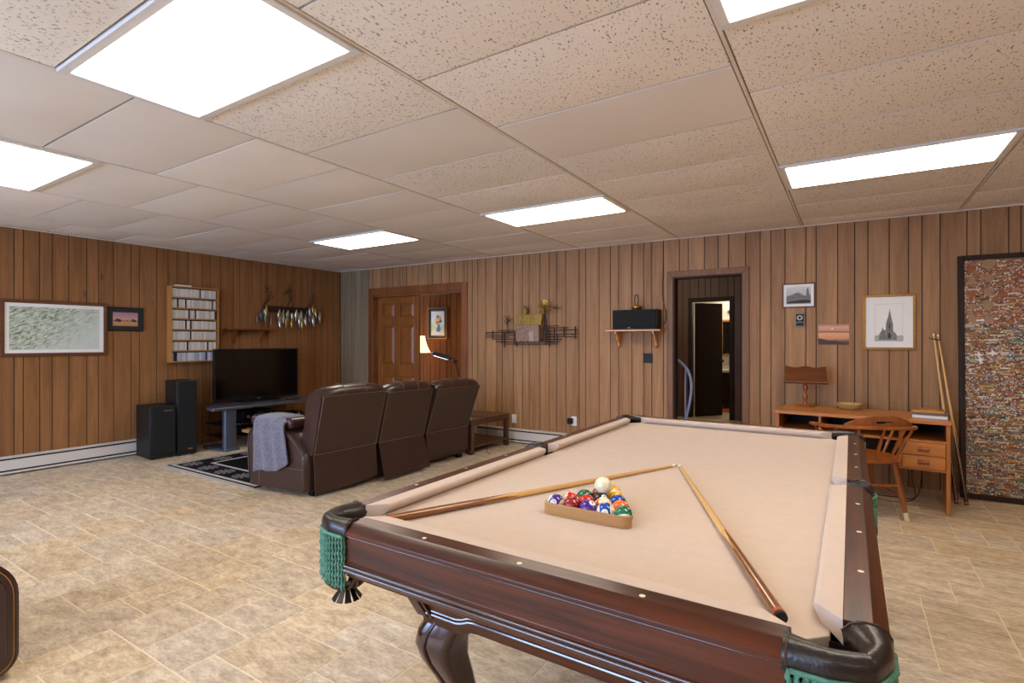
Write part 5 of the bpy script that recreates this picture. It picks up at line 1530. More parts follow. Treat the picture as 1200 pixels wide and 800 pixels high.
# lower shaped apron on each side with its moulding, corner pilasters
def wave(f):
    """lower edge of the apron, f = distance from the leg corner"""
    if f < 0.13: return 0.494
    if f < 0.19: return 0.494 + 0.018 * (1 - math.cos(PI * (f - 0.13) / 0.06)) / 2
    return 0.512
for axis, half, off_lo, sgnlist in (('x', 0.435, 1.088, (-1, 1)), ('y', 1.08, 0.443, (-1, 1))):
    for s in sgnlist:
        bm = NB(); bm2 = NB()
        N = 40
        rings = []; mold = []
        for k in range(N + 1):
            a = -half + 2 * half * k / N
            f = half - abs(a)
            zb = wave(f)
            o0, o1 = off_lo - 0.012, off_lo + 0.012
            def P(al, o_, z): return (al, s * o_, z) if axis == 'x' else (s * o_, al, z)
            rings.append([P(a, o0, zb), P(a, o1 - 0.006, zb), P(a, o1, zb + 0.03), P(a, o1 + 0.012, 0.585), P(a, o0 + 0.01, 0.585)])
            mold.append(P(a, o1 + 0.002, zb + 0.034))
        loft(bm, rings); mk('apron', bm, M['mahog_x'] if axis == 'x' else M['mahog_y'], cab, angle=40)
        tube(bm2, mold, 0.005, 8)
        tube(bm2, [(p[0], p[1], p[2] + 0.011) for p in mold], 0.004, 8)
        mk('moulding', bm2, M['mahog_gloss'], cab)
for sx in (-1, 1):
    for sy in (-1, 1):
        for k, wd in ((0.0, 0.040), (0.050, 0.012)):
            bm = NB()
            loft(bm, [[(sx * (0.452 - k - a), sy * (1.092 + b), 0.515) for a, b in ((0, 0), (wd, 0), (wd, 0.012), (0, 0.012))],
                      [(sx * (0.519 - k - a), sy * (1.153 + b), 0.668) for a, b in ((0, 0), (wd, 0), (wd, 0.012), (0, 0.012))]])
            mk('pilaster', bm, M['mahog_z'], cab, bevel=0.003)
# cabriole legs
def leg(sx, sy):
    prof = [  # z, diagonal outward offset, half width
        (0.53, 0.000, 0.070), (0.50, 0.006, 0.070), (0.47, 0.022, 0.070), (0.43, 0.032, 0.066), (0.38, 0.026, 0.058), (0.32, 0.006, 0.048), (0.25, -0.012, 0.040), (0.17, -0.016, 0.034), (0.10, -0.004, 0.033), (0.06, 0.012, 0.040), (0.035, 0.024, 0.050), (0.012, 0.026, 0.052), (0.0, 0.022, 0.046)]
    rings = []
    for z, d, w in prof:
        cx, cy = sx * (0.372 + d), sy * (1.015 + d)
        rings.append([(cx + p[0], cy + p[1], z) for p in rrect(-w, -w, w, w, w * 0.45, 3)])
    bm = NB(); loft(bm, rings)
    lg = mk('leg', bm, M['mahog_gloss'], table, angle=60)
    # scroll beads on the knee
    for k in (-1, 1):
        bm = NB()
        pts = []
        for z, d, w in prof[1:8]:
            e = 0.32
            px_ = sx * (0.365 + d + (w if k > 0 else w * e)); py_ = sy * (1.015 + d + (w * e if k > 0 else w))
            pts.append((px_, py_, z))
        tube(bm, smooth_path(pts, 3), 0.006, 6); mk('scroll_bead', bm, M['mahog_z'], lg)
for sx in (-1, 1):
    for sy in (-1, 1): leg(sx, sy)
mk('slate_frame', bxs((-HX - 0.05, -HY - 0.05, 0.68, HX + 0.05, HY + 0.05, 0.712)), M['dark_wood'], cab)

# ------------------------------------------------------------------ cues, rack and balls on the cloth
def cue_along(name, label, p0, p1, r0, r1, butt_m, split=0.36, group=None):
    """p0 butt end, p1 tip"""
    p0, p1 = Vector(p0), Vector(p1)
    d = p1 - p0
    L = d.length
    t = thing(name, label, 'cue stick', p0, 0, group)
    t.rotation_mode = 'QUATERNION'
    t.rotation_quaternion = d.to_track_quat('X', 'Z')
    def R(f): return r0 + (r1 - r0) * f
    bm = NB(); cyl(bm, (0.008, 0, 0), (L * split, 0, 0), R(0), R(split), 14); mk('butt', bm, butt_m, t)
    bm = NB(); cyl(bm, (L * split, 0, 0), (L - 0.028, 0, 0), R(split), r1, 14); mk('shaft', bm, M['cue_maple'], t)
    # four maple points spliced into the butt
    bm = NB()
    for k in range(4):
        q = PI / 4 + k * PI / 2
        a = Vector((0, math.cos(q), math.sin(q))); b = Vector((0, -math.sin(q), math.cos(q)))
        rr = R(split) + 0.0004
        e = L * split
        loft(bm, [[Vector((e, 0, 0)) + a * rr * 0.8 - b * rr * 0.62, Vector((e, 0, 0)) + a * (rr + 0.0004), Vector((e, 0, 0)) + a * rr * 0.8 + b * rr * 0.62],
                  [Vector((e - 0.14, 0, 0)) + a * R(split - 0.1) - b * 0.0004, Vector((e - 0.14, 0, 0)) + a * (R(split - 0.1) + 0.0003), Vector((e - 0.14, 0, 0)) + a * R(split - 0.1) + b * 0.0004]])
    mk('splice_point', bm, M['cue_maple'], t)
    bm = NB(); cyl(bm, (L - 0.028, 0, 0), (L - 0.006, 0, 0), r1 * 1.01, r1, 14); mk('ferrule', bm, M['ivory'], t)
    bm = NB(); cyl(bm, (L - 0.006, 0, 0), (L, 0, 0), r1, r1 * 0.85, 14); mk('tip', bm, plain('blue_cue_tip', (60, 74, 96), 0.8), t)
    bm = NB(); cyl(bm, (0.008, 0, 0), (0.022, 0, 0), r0 * 1.01, r0 * 1.01, 14); mk('collar', bm, M['red_ring'], t)
    bm = NB(); cyl(bm, (0.0, 0, 0), (0.008, 0, 0), r0 * 0.93, r0, 14); mk('bumper', bm, M['rubber'], t)
    return t
cue_along('pool_cue', 'pool cue lying behind the racked balls, pointing right', (-1.180, 1.140, ZB + 0.0140), (-0.648, 2.352, ZB + 0.0066), 0.0128, 0.0060, M['cue_butt'])
cue_along('pool_cue', 'pool cue lying right of the racked balls with its butt toward the near rail', (-0.113, 1.147, ZB + 0.0140), (-0.632, 2.350, ZB + 0.0066), 0.0128, 0.0060, M['cue_butt'])

BR = 0.0286
bx, by = -0.689, 1.481        # middle of the rack's near side, outer face
side = 0.328
hgt = side * math.sqrt(3) / 2
t = thing('ball_rack', 'light wooden triangle rack holding the pool balls', 'ball rack', (bx, by, ZB), 0)
def tri(inset, rad, n=5):
    """rounded triangle, inset from the sharp outer one"""
    r_in = hgt / 3 - inset
    out = []
    cxy = (0, hgt / 3)
    for k, ang in enumerate((PI * 7 / 6, PI * 11 / 6, PI / 2)):
        vx, vy = cxy[0] + (2 * r_in - 2 * rad) * math.cos(ang), cxy[1] + (2 * r_in - 2 * rad) * math.sin(ang)
        for i in range(n + 1):
            q = ang - PI / 3 + 2 * PI / 3 * i / n
            out.append((vx + rad * math.cos(q), vy + rad * math.sin(q)))
    return out
o1, i1 = tri(0.0, 0.026), tri(0.0095, 0.0165)
bm = NB()
loft(bm, [[(x, y, 0.0005) for x, y in o1], [(x, y, 0.036) for x, y in o1], [(x, y, 0.036) for x, y in i1], [(x, y, 0.0005) for x, y in i1]], cap=False, closed=True)
mk('triangle_frame', bm, M['rack_wood'], t, bevel=0.001, angle=50)

cols = {1: (236, 178, 20), 2: (20, 66, 160), 3: (206, 30, 34), 4: (70, 34, 132), 5: (236, 110, 40), 6: (0, 108, 72), 7: (140, 20, 34), 8: (18, 18, 20)}
def ball_mat(n):
    m, nt, b = new_mat('pool_ball_%d' % n)
    b.inputs['Roughness'].default_value = 0.08
    b.inputs['Coat Weight'].default_value = 0.5
    L = nt.links.new
    cream = lin(240, 228, 190)
    if n == 0: b.inputs['Base Color'].default_value = lin(226, 222, 184); return m
    c = lin(*cols[n if n <= 8 else n - 8])
    if n <= 8: b.inputs['Base Color'].default_value = c; return m
    tc = nt.nodes.new('ShaderNodeTexCoord'); sx = nt.nodes.new('ShaderNodeSeparateXYZ')
    L(tc.outputs['Object'], sx.inputs[0])
    ab = nt.nodes.new('ShaderNodeMath'); ab.operation = 'ABSOLUTE'; L(sx.outputs[2], ab.inputs[0])
    gt = nt.nodes.new('ShaderNodeMath'); gt.operation = 'GREATER_THAN'; gt.inputs[1].default_value = BR * 0.56; L(ab.outputs[0], gt.inputs[0])
    mx = nt.nodes.new('ShaderNodeMixRGB'); mx.inputs[1].default_value = c; mx.inputs[2].default_value = cream
    L(gt.outputs[0], mx.inputs[0]); L(mx.outputs[0], b.inputs['Base Color'])
    return m
num_white = plain('ball_number_white', (240, 236, 220), 0.1)
num_black = plain('ball_number_black', (20, 20, 20), 0.2)
names = {0: 'cream white cue ball sitting on top of the racked balls', 1: 'solid yellow ball at the far point of the rack', 2: 'solid blue ball beside the right bar of the rack', 3: 'solid bright red ball in the second row of the rack', 4: 'solid purple ball in the middle of the nearest row',
         5: 'solid orange ball near the right corner of the rack', 6: 'solid green ball left of the cue ball', 7: 'solid maroon ball second from left in the nearest row', 8: 'black ball in the middle of the rack, beneath the cue ball', 9: 'yellow striped ball right of the cue ball',
         10: 'blue striped ball second from right in the nearest row', 11: 'red striped ball in the second row, leftmost', 12: 'purple striped ball at the left corner of the rack', 13: 'orange striped cream ball behind the blue striped ball', 14: 'green striped ball at the right corner of the rack', 15: 'maroon striped ball hidden behind the cue ball'}
def ball(n, x, y, z, face, up):
    """face: direction the number points to; up: pole of the stripe"""
    t_ = Vector(face).normalized(); u = Vector(up)
    u = (u - t_ * u.dot(t_)).normalized()
    bm = NB(); bmesh.ops.create_icosphere(bm, subdivisions=4, radius=BR)
    o = mk('pool_ball' if n else 'cue_ball', bm, ball_mat(n), angle=180)
    o.location = (x, y, z)
    # local z = stripe pole, local x = number direction
    Mx = Matrix((t_, u.cross(t_), u)).transposed()
    o.rotation_euler = Mx.to_euler()
    tag(o, names[n], 'pool ball' if n else 'cue ball', 'pool balls in the rack' if n else None)
    if n:
        for s in (1, -1):
            bm = NB()
            rr = BR * 0.36
            rings = []
            for q in (1.0, 0.66, 0.33):
                rad = rr * q
                zz = math.sqrt(BR * BR - rad * rad) + 0.00015
                rings.append([(s * zz, rad * math.cos(a), rad * math.sin(a)) for a in [2 * PI * i / 16 for i in range(16)]])
            vr = [[bm.verts.new(p) for p in r] for r in rings]
            for a_, b_ in zip(vr[:-1], vr[1:]):
                for i in range(16): bm.faces.new((a_[i], a_[(i + 1) % 16], b_[(i + 1) % 16], b_[i]))
            bm.faces.new(vr[-1])
            sp = mk('number_spot', bm, num_white, o)
            cu = bpy.data.curves.new('number', 'FONT'); cu.body = str(n); cu.size = BR * 0.52; cu.align_x = 'CENTER'; cu.align_y = 'CENTER'
            to = bpy.data.objects.new('number', cu); C.objects.link(to)
            dg = bpy.context.evaluated_depsgraph_get()
            me = bpy.data.meshes.new_from_object(to.evaluated_get(dg))
            bpy.data.objects.remove(to)
            me.materials.clear(); me.materials.append(num_black)
            nb_ = bpy.data.objects.new('number', me); C.objects.link(nb_); nb_.parent = sp
            nb_.location = (s * (BR + 0.0003), 0, 0)
            nb_.rotation_euler = (PI / 2, 0, PI / 2 if s > 0 else -PI / 2)
    return o
# rows from the near side of the rack (five balls) to its point
rows = [[12, 7, 4, 10, 14], [11, 3, 13, 5], [6, 8, 2], [15, 9], [1]]
faces = {12: ((0.2, -1, 0.35), (-1, -0.3, 0.55)), 10: ((0.3, -1, 0.25), (1, 0.4, 0.1)), 14: ((0.9, 0.3, 0.3), (0.2, -0.75, -0.5)), 9: ((1, 0.2, 0.2), (-0.2, -0.5, -0.9)), 13: ((1, 0.5, -0.6), (0.2, -0.5, 0.9)), 11: ((0.3, 0.3, 1), (-1, -0.4, 0.1)), 15: ((0, 0, 1), (1, 0, 0)), 4: ((0.6, -0.2, 0.9), (0, 1, 0)), 7: ((-0.3, 0.5, 1), (0, 1, 0)), 5: ((-0.9, -0.5, 0.3), (0, 0, 1)), 2: ((0.3, -0.9, -0.2), (0, 0, 1)), 6: ((0, 1, 0.3), (0, 0, 1)), 3: ((0.2, 1, 0.4), (0, 0, 1)), 8: ((0.6, -0.5, 0.6), (0, 0, 1)), 1: ((0.5, 0.8, 0.3), (0, 0, 1))}
pitch_b = 2 * BR + 0.0003
y_b = by + 0.0095 + BR + 0.001
for r_, row in enumerate(rows):
    for k, n in enumerate(row):
        x = bx + (k - (len(row) - 1) / 2) * pitch_b
        y = y_b + r_ * pitch_b * math.sqrt(3) / 2
        ball(n, x, y, ZB + BR, *faces[n])
# the cue ball rests in the hollow between three balls (8, 15 and 9)
x = bx; y = y_b + (2 + 1 / 3.0) * pitch_b * math.sqrt(3) / 2
ball(0, x, y, ZB + BR + pitch_b * math.sqrt(2.0 / 3.0), (1, 0, 0), (0, 0, 1))

# ------------------------------------------------------------------ desk group at the back wall
DR = math.radians(-4.5)
DL, DD, DH = 1.215, 0.565, 0.72
d0 = Vector((0.642, 5.205, 0)) - Vector((math.cos(DR), math.sin(DR), 0)) * DL
t = thing('writing_desk', 'honey wooden desk with open cubbies and two drawers at right', 'desk', d0, DR)
desk = t
def DK(x, y, z): 
    return (d0.x + x * math.cos(DR) - y * math.sin(DR), d0.y + x * math.sin(DR) + y * math.cos(DR), z)
mk('desk_top', bxs((-0.012, -0.012, DH - 0.028, DL + 0.006, DD, DH)), M['teak'], t, bevel=0.003)
mk('side_panel', bxs((0, 0.0, 0, 0.026, DD - 0.01, DH - 0.028)), M['teak_z'], t, bevel=0.002)
mk('side_panel', bxs((DL - 0.026, 0.0, 0, DL, DD - 0.01, DH - 0.028)), M['teak_z'], t, bevel=0.002)
mk('cubby_floor', bxs((0.026, 0.006, 0.545, DL - 0.026, DD - 0.03, 0.562)), M['teak'], t, bevel=0.001)
for x in (0.345, 0.905): mk('divider', bxs((x - 0.009, 0.006, 0.562, x + 0.009, DD - 0.03, DH - 0.028)), M['teak_z'], t)
mk('back_panel', bxs((0.026, DD - 0.03, 0.30, DL - 0.026, DD - 0.02, DH - 0.028)), M['dark_wood'], t)
mk('pedestal_side', bxs((0.896, 0.006, 0.325, 0.914, DD - 0.03, 0.545)), M['teak_z'], t)
mk('pedestal_base', bxs((0.914, 0.006, 0.325, DL - 0.026, DD - 0.03, 0.341)), M['teak'], t)
for z0, z1 in ((0.445, 0.543), (0.343, 0.441)):
    dr = mk('drawer', bxs((0.917, -0.004, z0, DL - 0.029, 0.45, z1)), M['teak'], t, bevel=0.003)
    bm = NB()
    mid = (0.917 + DL - 0.029) / 2; zc = (z0 + z1) / 2
    prism(bm, [(zc - 0.006, -0.028), (zc - 0.012, -0.02), (zc - 0.022, -0.0035), (zc + 0.022, -0.0035), (zc + 0.016, -0.013), (zc + 0.008, -0.03)] and [( -0.030, zc + 0.006), (-0.022, zc - 0.012), (-0.0035, zc - 0.020), (-0.0035, zc + 0.020), (-0.024, zc + 0.016)], 'X', mid - 0.036, mid + 0.036)
    mk('handle', bm, M['chair'], dr, bevel=0.004)
bm = NB()
tube(bm, smooth_path([(0.98, 0.3, 0.325), (0.98, 0.28, 0.2), (1.0, 0.26, 0.05), (0.92, 0.22, 0.006), (0.80, 0.2, 0.006), (0.7, 0.3, 0.006)], 5), 0.004, 6)
tube(bm, smooth_path([(1.04, 0.32, 0.325), (1.04, 0.3, 0.18), (1.0, 0.32, 0.03), (0.85, 0.36, 0.006), (0.66, 0.34, 0.006)], 5), 0.004, 6)
mk('cord', bm, M['rubber'], desk)

# book rest on a turned post
bx_, by_ = DK(0.165, 0.50, 0)[:2]
t = thing('book_rest', 'dark wooden tilted book rest on a turned post, left end of the desk', 'book rest', (bx_, by_, DH + 0.0005), math.radians(4))
bm = NB(); lathe(bm, [(0.0, 0), (0.085, 0), (0.09, 0.008), (0.08, 0.016), (0.03, 0.024), (0.0, 0.026)], 22); mk('base', bm, M['chair'], t)
bm = NB(); lathe(bm, [(0.0, 0.02), (0.022, 0.022), (0.014, 0.05), (0.024, 0.075), (0.026, 0.09), (0.013, 0.11), (0.012, 0.135), (0.024, 0.16), (0.026, 0.18), (0.014, 0.205), (0.018, 0.235), (0.016, 0.26), (0.0, 0.262)], 16); mk('turned_post', bm, M['chair'], t)
# sloping board with a scalloped top edge
bm = NB()
W_ = 0.172; th = 0.014
lo, hi = Vector((0, -0.10, 0.225)), Vector((0, 0.055, 0.375))
upv = (hi - lo); nv = Vector((0, -upv.z, upv.y)).normalized()
top_edge = []
for k in range(25):
    f = k / 24
    s = 1.0 + 0.045 * math.cos(f * 4 * PI) - 0.03
    top_edge.append((-W_ + 2 * W_ * f, s))
outline = [(-W_ * 1.04, 0.0), (W_ * 1.04, 0.0)] + [(u, s) for u, s in reversed(top_edge)]
f0 = [Vector((u, 0, 0)) + lo + upv * s for u, s in outline]
loft(bm, [[p - nv * th for p in f0], f0])
rest_m = wood('book_rest_walnut', (84, 42, 16), (120, 66, 28), 'X', 4, 0.08, 0.45)
mk('sloping_board', bm, rest_m, t, bevel=0.002)
bm = NB()
tube(bm, [Vector((-W_ * 1.06, 0, 0)) + lo + nv * 0.012 + Vector((0, 0, -0.002)), Vector((W_ * 1.06, 0, 0)) + lo + nv * 0.012 + Vector((0, 0, -0.002))], 0.011, 8)
mk('lip', bm, rest_m, t)

t = thing('woven_bowl', 'shallow woven straw bowl in the middle of the desk', 'bowl', DK(0.525, 0.46, DH + 0.0005), 0)
bm = NB()
prof = [(0.0, 0.004), (0.05, 0.003), (0.075, 0.022), (0.097, 0.048)]
n = 26
out_ = [[(r * math.cos(2 * PI * i / n), r * math.sin(2 * PI * i / n), z) for i in range(n)] for r, z in [(0.002, 0.0), (0.052, 0.0), (0.08, 0.02), (0.103, 0.050)]]
in_ = [[(r * math.cos(2 * PI * i / n), r * math.sin(2 * PI * i / n), z) for i in range(n)] for r, z in [(0.095, 0.050), (0.074, 0.026), (0.05, 0.008), (0.002, 0.007)]]
loft(bm, out_ + in_, cap=True); mk('coiled_wall', bm, M['wicker'], t)
bm = NB()
for z, r in ((0.008, 0.064), (0.017, 0.078), (0.027, 0.088), (0.037, 0.096), (0.048, 0.101)): tube(bm, [(r * math.cos(q), r * math.sin(q), z) for q in [2 * PI * i / n for i in range(n)]], 0.005, 6, closed=True)
mk('coil', bm, M['wicker'], t)

t = thing('grey_book', 'flat grey book with pale page edges at the right end of the desk', 'book', DK(1.10, 0.26, DH + 0.0005), math.radians(-8))
mk('cover', bxs((-0.115, -0.155, 0, 0.115, 0.155, 0.004), (-0.115, -0.155, 0.028, 0.115, 0.155, 0.032), (-0.115, -0.155, 0.004, -0.111, 0.155, 0.028)), M['book_grey'], t)
mk('pages', bxs((-0.111, -0.150, 0.004, 0.110, 0.150, 0.028)), M['paper'], t)
t = thing('leather_pouch', 'tan brown leather pouch lying on top of the grey book', 'pouch', DK(1.085, 0.30, DH + 0.033), math.radians(-6))
bm = NB()
pr = [(-0.06, 0.0), (-0.062, 0.012), (-0.05, 0.026), (0.0, 0.034), (0.05, 0.028), (0.064, 0.012), (0.062, 0.0)]
rings = []
for k in range(9):
    f = k / 8
    s = 0.82 + 0.18 * math.sin(PI * f) ** 0.5
    rings.append([(-0.105 + 0.21 * f, y * s, z * (0.75 + 0.25 * math.sin(PI * f))) for y, z in pr])
loft(bm, rings); mk('body', bm, M['tan_leather'], t, angle=60)
bm = NB(); prism(bm, [(-0.10, -0.05), (0.10, -0.055), (0.09, 0.01), (-0.09, 0.015)], 'Z', 0.030, 0.0345); mk('flap', bm, M['tan_leather'], t, bevel=0.003)

# ------------------------------------------------------------------ captain's chair
t = thing('captains_chair', 'wooden captains chair with spindle back pulled up to the desk', 'chair', (0.058, 5.015, 0), math.radians(26.8))
bm = NB()
so = []
for k in range(28):
    q = 2 * PI * k / 28
    so.append((0.245 * math.copysign(abs(math.cos(q)) ** 0.75, math.cos(q)), 0.235 * math.copysign(abs(math.sin(q)) ** 0.75, math.sin(q))))
def sc(f, z): return [(x * f, y * f, z) for x, y in so]
loft(bm, [sc(0.93, 0.415), sc(1.0, 0.425), sc(1.0, 0.444), sc(0.95, 0.453), sc(0.78, 0.446), sc(0.4, 0.440), sc(0.05, 0.440)])
mk('seat', bm, M['chair_x'], t)
feet = []
for sx in (-1, 1):
    for sy in (-1, 1):
        a = Vector((sx * 0.16, sy * 0.165, 0.42)); b = Vector((sx * 0.215, sy * 0.215, 0.045))
        def LP(f): return a + (b - a) * f
        bm = NB(); tube(bm, [LP(0), LP(0.1), LP(0.3), LP(0.36), LP(0.6), LP(0.85), LP(1.0)], [0.014, 0.018, 0.021, 0.017, 0.022, 0.017, 0.0145], 10)
        lg = mk('leg', bm, M['chair'], t)
        c = Vector((sx * 0.2216, sy * 0.221, 0.0))
        bm = NB(); tube(bm, [LP(0.97), c + Vector((0, 0, 0.003)), c], [0.0175, 0.0185, 0.016], 10); mk('leg_sock', bm, M['felt_tip'], lg)
def lx(sx, sy, z):
    f = (0.42 - z) / 0.375
    return (sx * (0.16 + 0.055 * f), sy * (0.165 + 0.05 * f), z)
for sx in (-1, 1):
    bm = NB(); tube(bm, [lx(sx, -1, 0.17), (sx * 0.195, 0, 0.175), lx(sx, 1, 0.17)], [0.009, 0.013, 0.009], 8); mk('stretcher', bm, M['chair'], t)
for sy in (-1, 1):
    bm = NB(); tube(bm, [lx(-1, sy, 0.25), (0, sy * 0.185, 0.25), lx(1, sy, 0.25)], [0.009, 0.013, 0.009], 8); mk('stretcher', bm, M['chair'], t)
bow = smooth_path([(-0.285, 0.145, 0.665), (-0.305, 0.07, 0.672), (-0.315, -0.05, 0.68), (-0.275, -0.2, 0.69), (-0.16, -0.30, 0.70), (0, -0.332, 0.703), (0.16, -0.30, 0.70), (0.275, -0.2, 0.69), (0.315, -0.05, 0.68), (0.305, 0.07, 0.672), (0.285, 0.145, 0.665)], 5)
bm = NB()
rings = []
for i, p in enumerate(bow):
    tn = (bow[min(i + 1, len(bow) - 1)] - bow[max(i - 1, 0)]).normalized()
    nn = Vector((tn.y, -tn.x, 0)).normalized()
    e = min(i, len(bow) - 1 - i)
    w = 0.030 if e > 10 else 0.030 + 0.004 * math.sin(e * 0.3)
    if e == 0: w = 0.016
    rings.append([p + nn * a * w + Vector((0, 0, b)) for a, b in ((-1, -0.007), (-0.8, -0.012), (0.8, -0.012), (1, -0.007), (1, 0.007), (0.8, 0.012), (-0.8, 0.012), (-1, 0.007))])
loft(bm, rings); mk('arm_bow', bm, M['chair'], t, angle=50)
# crest with a hand slot
bm = NB()
def cr(u, z, off): 
    a = u / 0.235
    y = -0.322 + 0.075 * a * a
    return (u, y + off - (z - 0.71) * 0.25, z)
NU = 24
for off0, off1 in ((0.013, -0.013),):
    cols_ = []
    for k in range(NU + 1):
        u = -0.235 + 0.47 * k / NU
        a = abs(u / 0.235)
        zt = 0.715 + 0.075 * (1 - a ** 2.4) + 0.004
        cols_.append((u, zt))
    def seg(k0, k1, zlo, zhi):
        rings = []
        for k in range(k0, k1 + 1):
            u, zt = cols_[k]
            z0 = 0.708 if zlo is None else zlo
            z1 = max(zt, z0 + 0.003) if zhi is None else zhi
            rings.append([cr(u, z0, off0), cr(u, z0, off1), cr(u, z1, off1 * 0.8), cr(u, z1, off0 * 0.8)])
        loft(bm, rings)
    seg(0, 9, None, None); seg(15, NU, None, None); seg(9, 15, 0.708, 0.732); seg(9, 15, 0.752, None)
mk('crest_rail', bm, M['chair'], t, angle=50)
for k in range(9):
    i = int((0.10 + 0.80 * k / 8) * (len(bow) - 1))
    p = bow[i]
    q = Vector((p.x * 0.70, p.y * 0.66 if p.y < 0 else p.y * 0.9, 0.445))
    bm = NB(); tube(bm, [q, q + (p - q) * 0.35, q + (p - q) * 0.6, p + Vector((0, 0, -0.010))], [0.0075, 0.0125, 0.0105, 0.0075], 8); mk('spindle', bm, M['chair'], t)

# ------------------------------------------------------------------ cues leaning between the desk and the board
tops = [(7.764, 1.412, 0.02), (7.794, 1.404, 0.02)]
c1 = cue_along('leaning_cue', 'left of two pool cues leaning between the desk and the mosaic board', (0.729, 5.606, 0.012), WB(*tops[0]), 0.0145, 0.0065, M['cue_butt_dark'], 0.40)
c2 = cue_along('leaning_cue', 'right of two pool cues leaning between the desk and the mosaic board', (0.791, 5.592, 0.012), WB(*tops[1]), 0.0145, 0.0065, M['cue_butt_dark'], 0.40)
pt = (Vector(WB(*tops[0])) + Vector(WB(*tops[1]))) / 2 - Vector((0.001, 0.022, 0.055))
bm = NB()
ax = (Vector(WB(*tops[1])) - Vector(WB(*tops[0]))).normalized()
tube(bm, [pt + ax * 0.028 * math.cos(q) + Vector((0, -0.011 * math.sin(q), 0.002 * math.cos(q))) for q in [2 * PI * i / 18 for i in range(18)]], 0.0045, 6, closed=True)
tube(bm, [pt + ax * -0.02, pt + ax * -0.045 + Vector((0, -0.01, -0.006)), pt + ax * -0.05 + Vector((0, -0.01, 0.008))], 0.003, 5)
o = mk('cue_tie', bm, M['tape']); tag(o, 'black tie binding the tips of the two leaning cues', 'tie')

# ------------------------------------------------------------------ mosaic board
BW, BH = 1.15, 2.075
lean = math.atan(0.105 / 2.06)
p = WB(7.925, 0.004, 0.165)
t = thing('mosaic_board', 'tall dark framed board covered with rows of tiny multicoloured pieces', 'display board', p, 0)
t.rotation_euler = (-lean, 0, WA)
bm = bxs((0, -0.03, 0, 0.038, 0.02, BH), (BW - 0.038, -0.03, 0, BW, 0.02, BH), (0.038, -0.03, 0, BW - 0.038, 0.02, 0.038), (0.038, -0.03, BH - 0.038, BW - 0.038, 0.02, BH))
mk('frame', bm, M['dark_wood'], t, bevel=0.004)
mk('backing', bxs((0.038, -0.004, 0.038, BW - 0.038, 0.018, BH - 0.038)), plain('board_backing', (128, 88, 54), 0.7), t)
pal = [(150, 104, 62)] * 9 + [(166, 116, 72)] * 8 + [(126, 80, 46)] * 7 + [(190, 160, 128)] * 4 + [(206, 190, 166)] * 3 + [(150, 98, 60)] * 3 + [(140, 128, 116)] * 3 + [(96, 74, 58)] * 3 + [(224, 218, 206)] * 2 + [(60, 54, 52)] * 2 + [(176, 70, 54), (70, 122, 84), (210, 132, 52), (70, 112, 130), (196, 168, 76), (176, 88, 96)]
def pick(z):
    f = z / BH
    c = rnd.choice(pal)
    if f > 0.72 and rnd.random() < 0.6: c = rnd.choice([(150, 90, 56), (132, 80, 48), (168, 104, 66), (146, 74, 50), (176, 128, 86)])
    if f < 0.28 and rnd.random() < 0.45: c = rnd.choice([(150, 134, 116), (124, 116, 110), (168, 156, 140), (110, 96, 84)])
    k = rnd.uniform(0.85, 1.1)
    return tuple(min(255, v * k) for v in c)
def tinted_faces(bm, layer, verts, rgb):
    col = lin(*rgb)
    for f in set(f for v in verts for f in v.link_faces):
        for l in f.loops: l[layer] = col
bm = NB(); lay = bm.loops.layers.float_color.new('tint')
big = []
z = 0.046
while z < BH - 0.05:
    hgt_ = rnd.uniform(0.008, 0.013)
    x = 0.041
    while x < BW - 0.045:
        w = rnd.choice((0.006, 0.008, 0.012, 0.012, 0.02, 0.03, 0.045, 0.07)) * rnd.uniform(0.8, 1.2)
        w = min(w, BW - 0.041 - x)
        dep = rnd.uniform(0.003, 0.010)
        rgb = pick(z)
        if w > 0.055 and rnd.random() < 0.13 and len(big) < 120:
            big.append((x, z, w, hgt_ * rnd.uniform(1.0, 1.3), dep + 0.006, rnd.choice([(226, 222, 214), (220, 214, 200), (40, 36, 36), (70, 140, 90), (186, 62, 52), (212, 130, 50), (80, 120, 130), (200, 170, 80), (176, 84, 92), (196, 150, 110)])))
        v = box(bm, x + 0.0006, -0.004 - dep, z, x + w - 0.0006, -0.004, z + hgt_ - 0.001)
        tinted_faces(bm, lay, v, rgb)
        x += w
    z += hgt_
# bright little dots over the rows
for k in range(4800):
    x, z = rnd.uniform(0.045, BW - 0.045), rnd.uniform(0.045, BH - 0.045)
    s = rnd.uniform(0.0032, 0.0066)
    v = [bm.verts.new((x + a * s, -0.016 - b, z + c * s)) for a, b, c in ((-1, 0, 0), (0, 0, -1), (1, 0, 0), (0, 0, 1))]
    tip = bm.verts.new((x, -0.0195, z))
    bot = [bm.verts.new((p_.co.x, -0.006, p_.co.z)) for p_ in v]
    for i in range(4):
        bm.faces.new((v[i], v[(i + 1) % 4], tip)); bm.faces.new((bot[i], bot[(i + 1) % 4], v[(i + 1) % 4], v[i]))
    tinted_faces(bm, lay, v + [tip], rnd.choice([(238, 232, 218), (226, 214, 190), (236, 236, 236), (214, 176, 120)]))
me = finish(bm, 'small_pieces', M['tinted'], smooth=False)
o = bpy.data.objects.new('small_pieces', me); C.objects.link(o); o.parent = t; o['kind'] = 'stuff'
for x, z, w, h_, d_, rgb in big:
    mname = 'piece_%d_%d_%d' % rgb
    m_ = bpy.data.materials.get(mname) or plain(mname, rgb, 0.4)
    mk('trinket', bxs((x, -0.004 - d_, z, x + w, -0.004, z + h_)), m_, t, bevel=0.0015, seg=1)
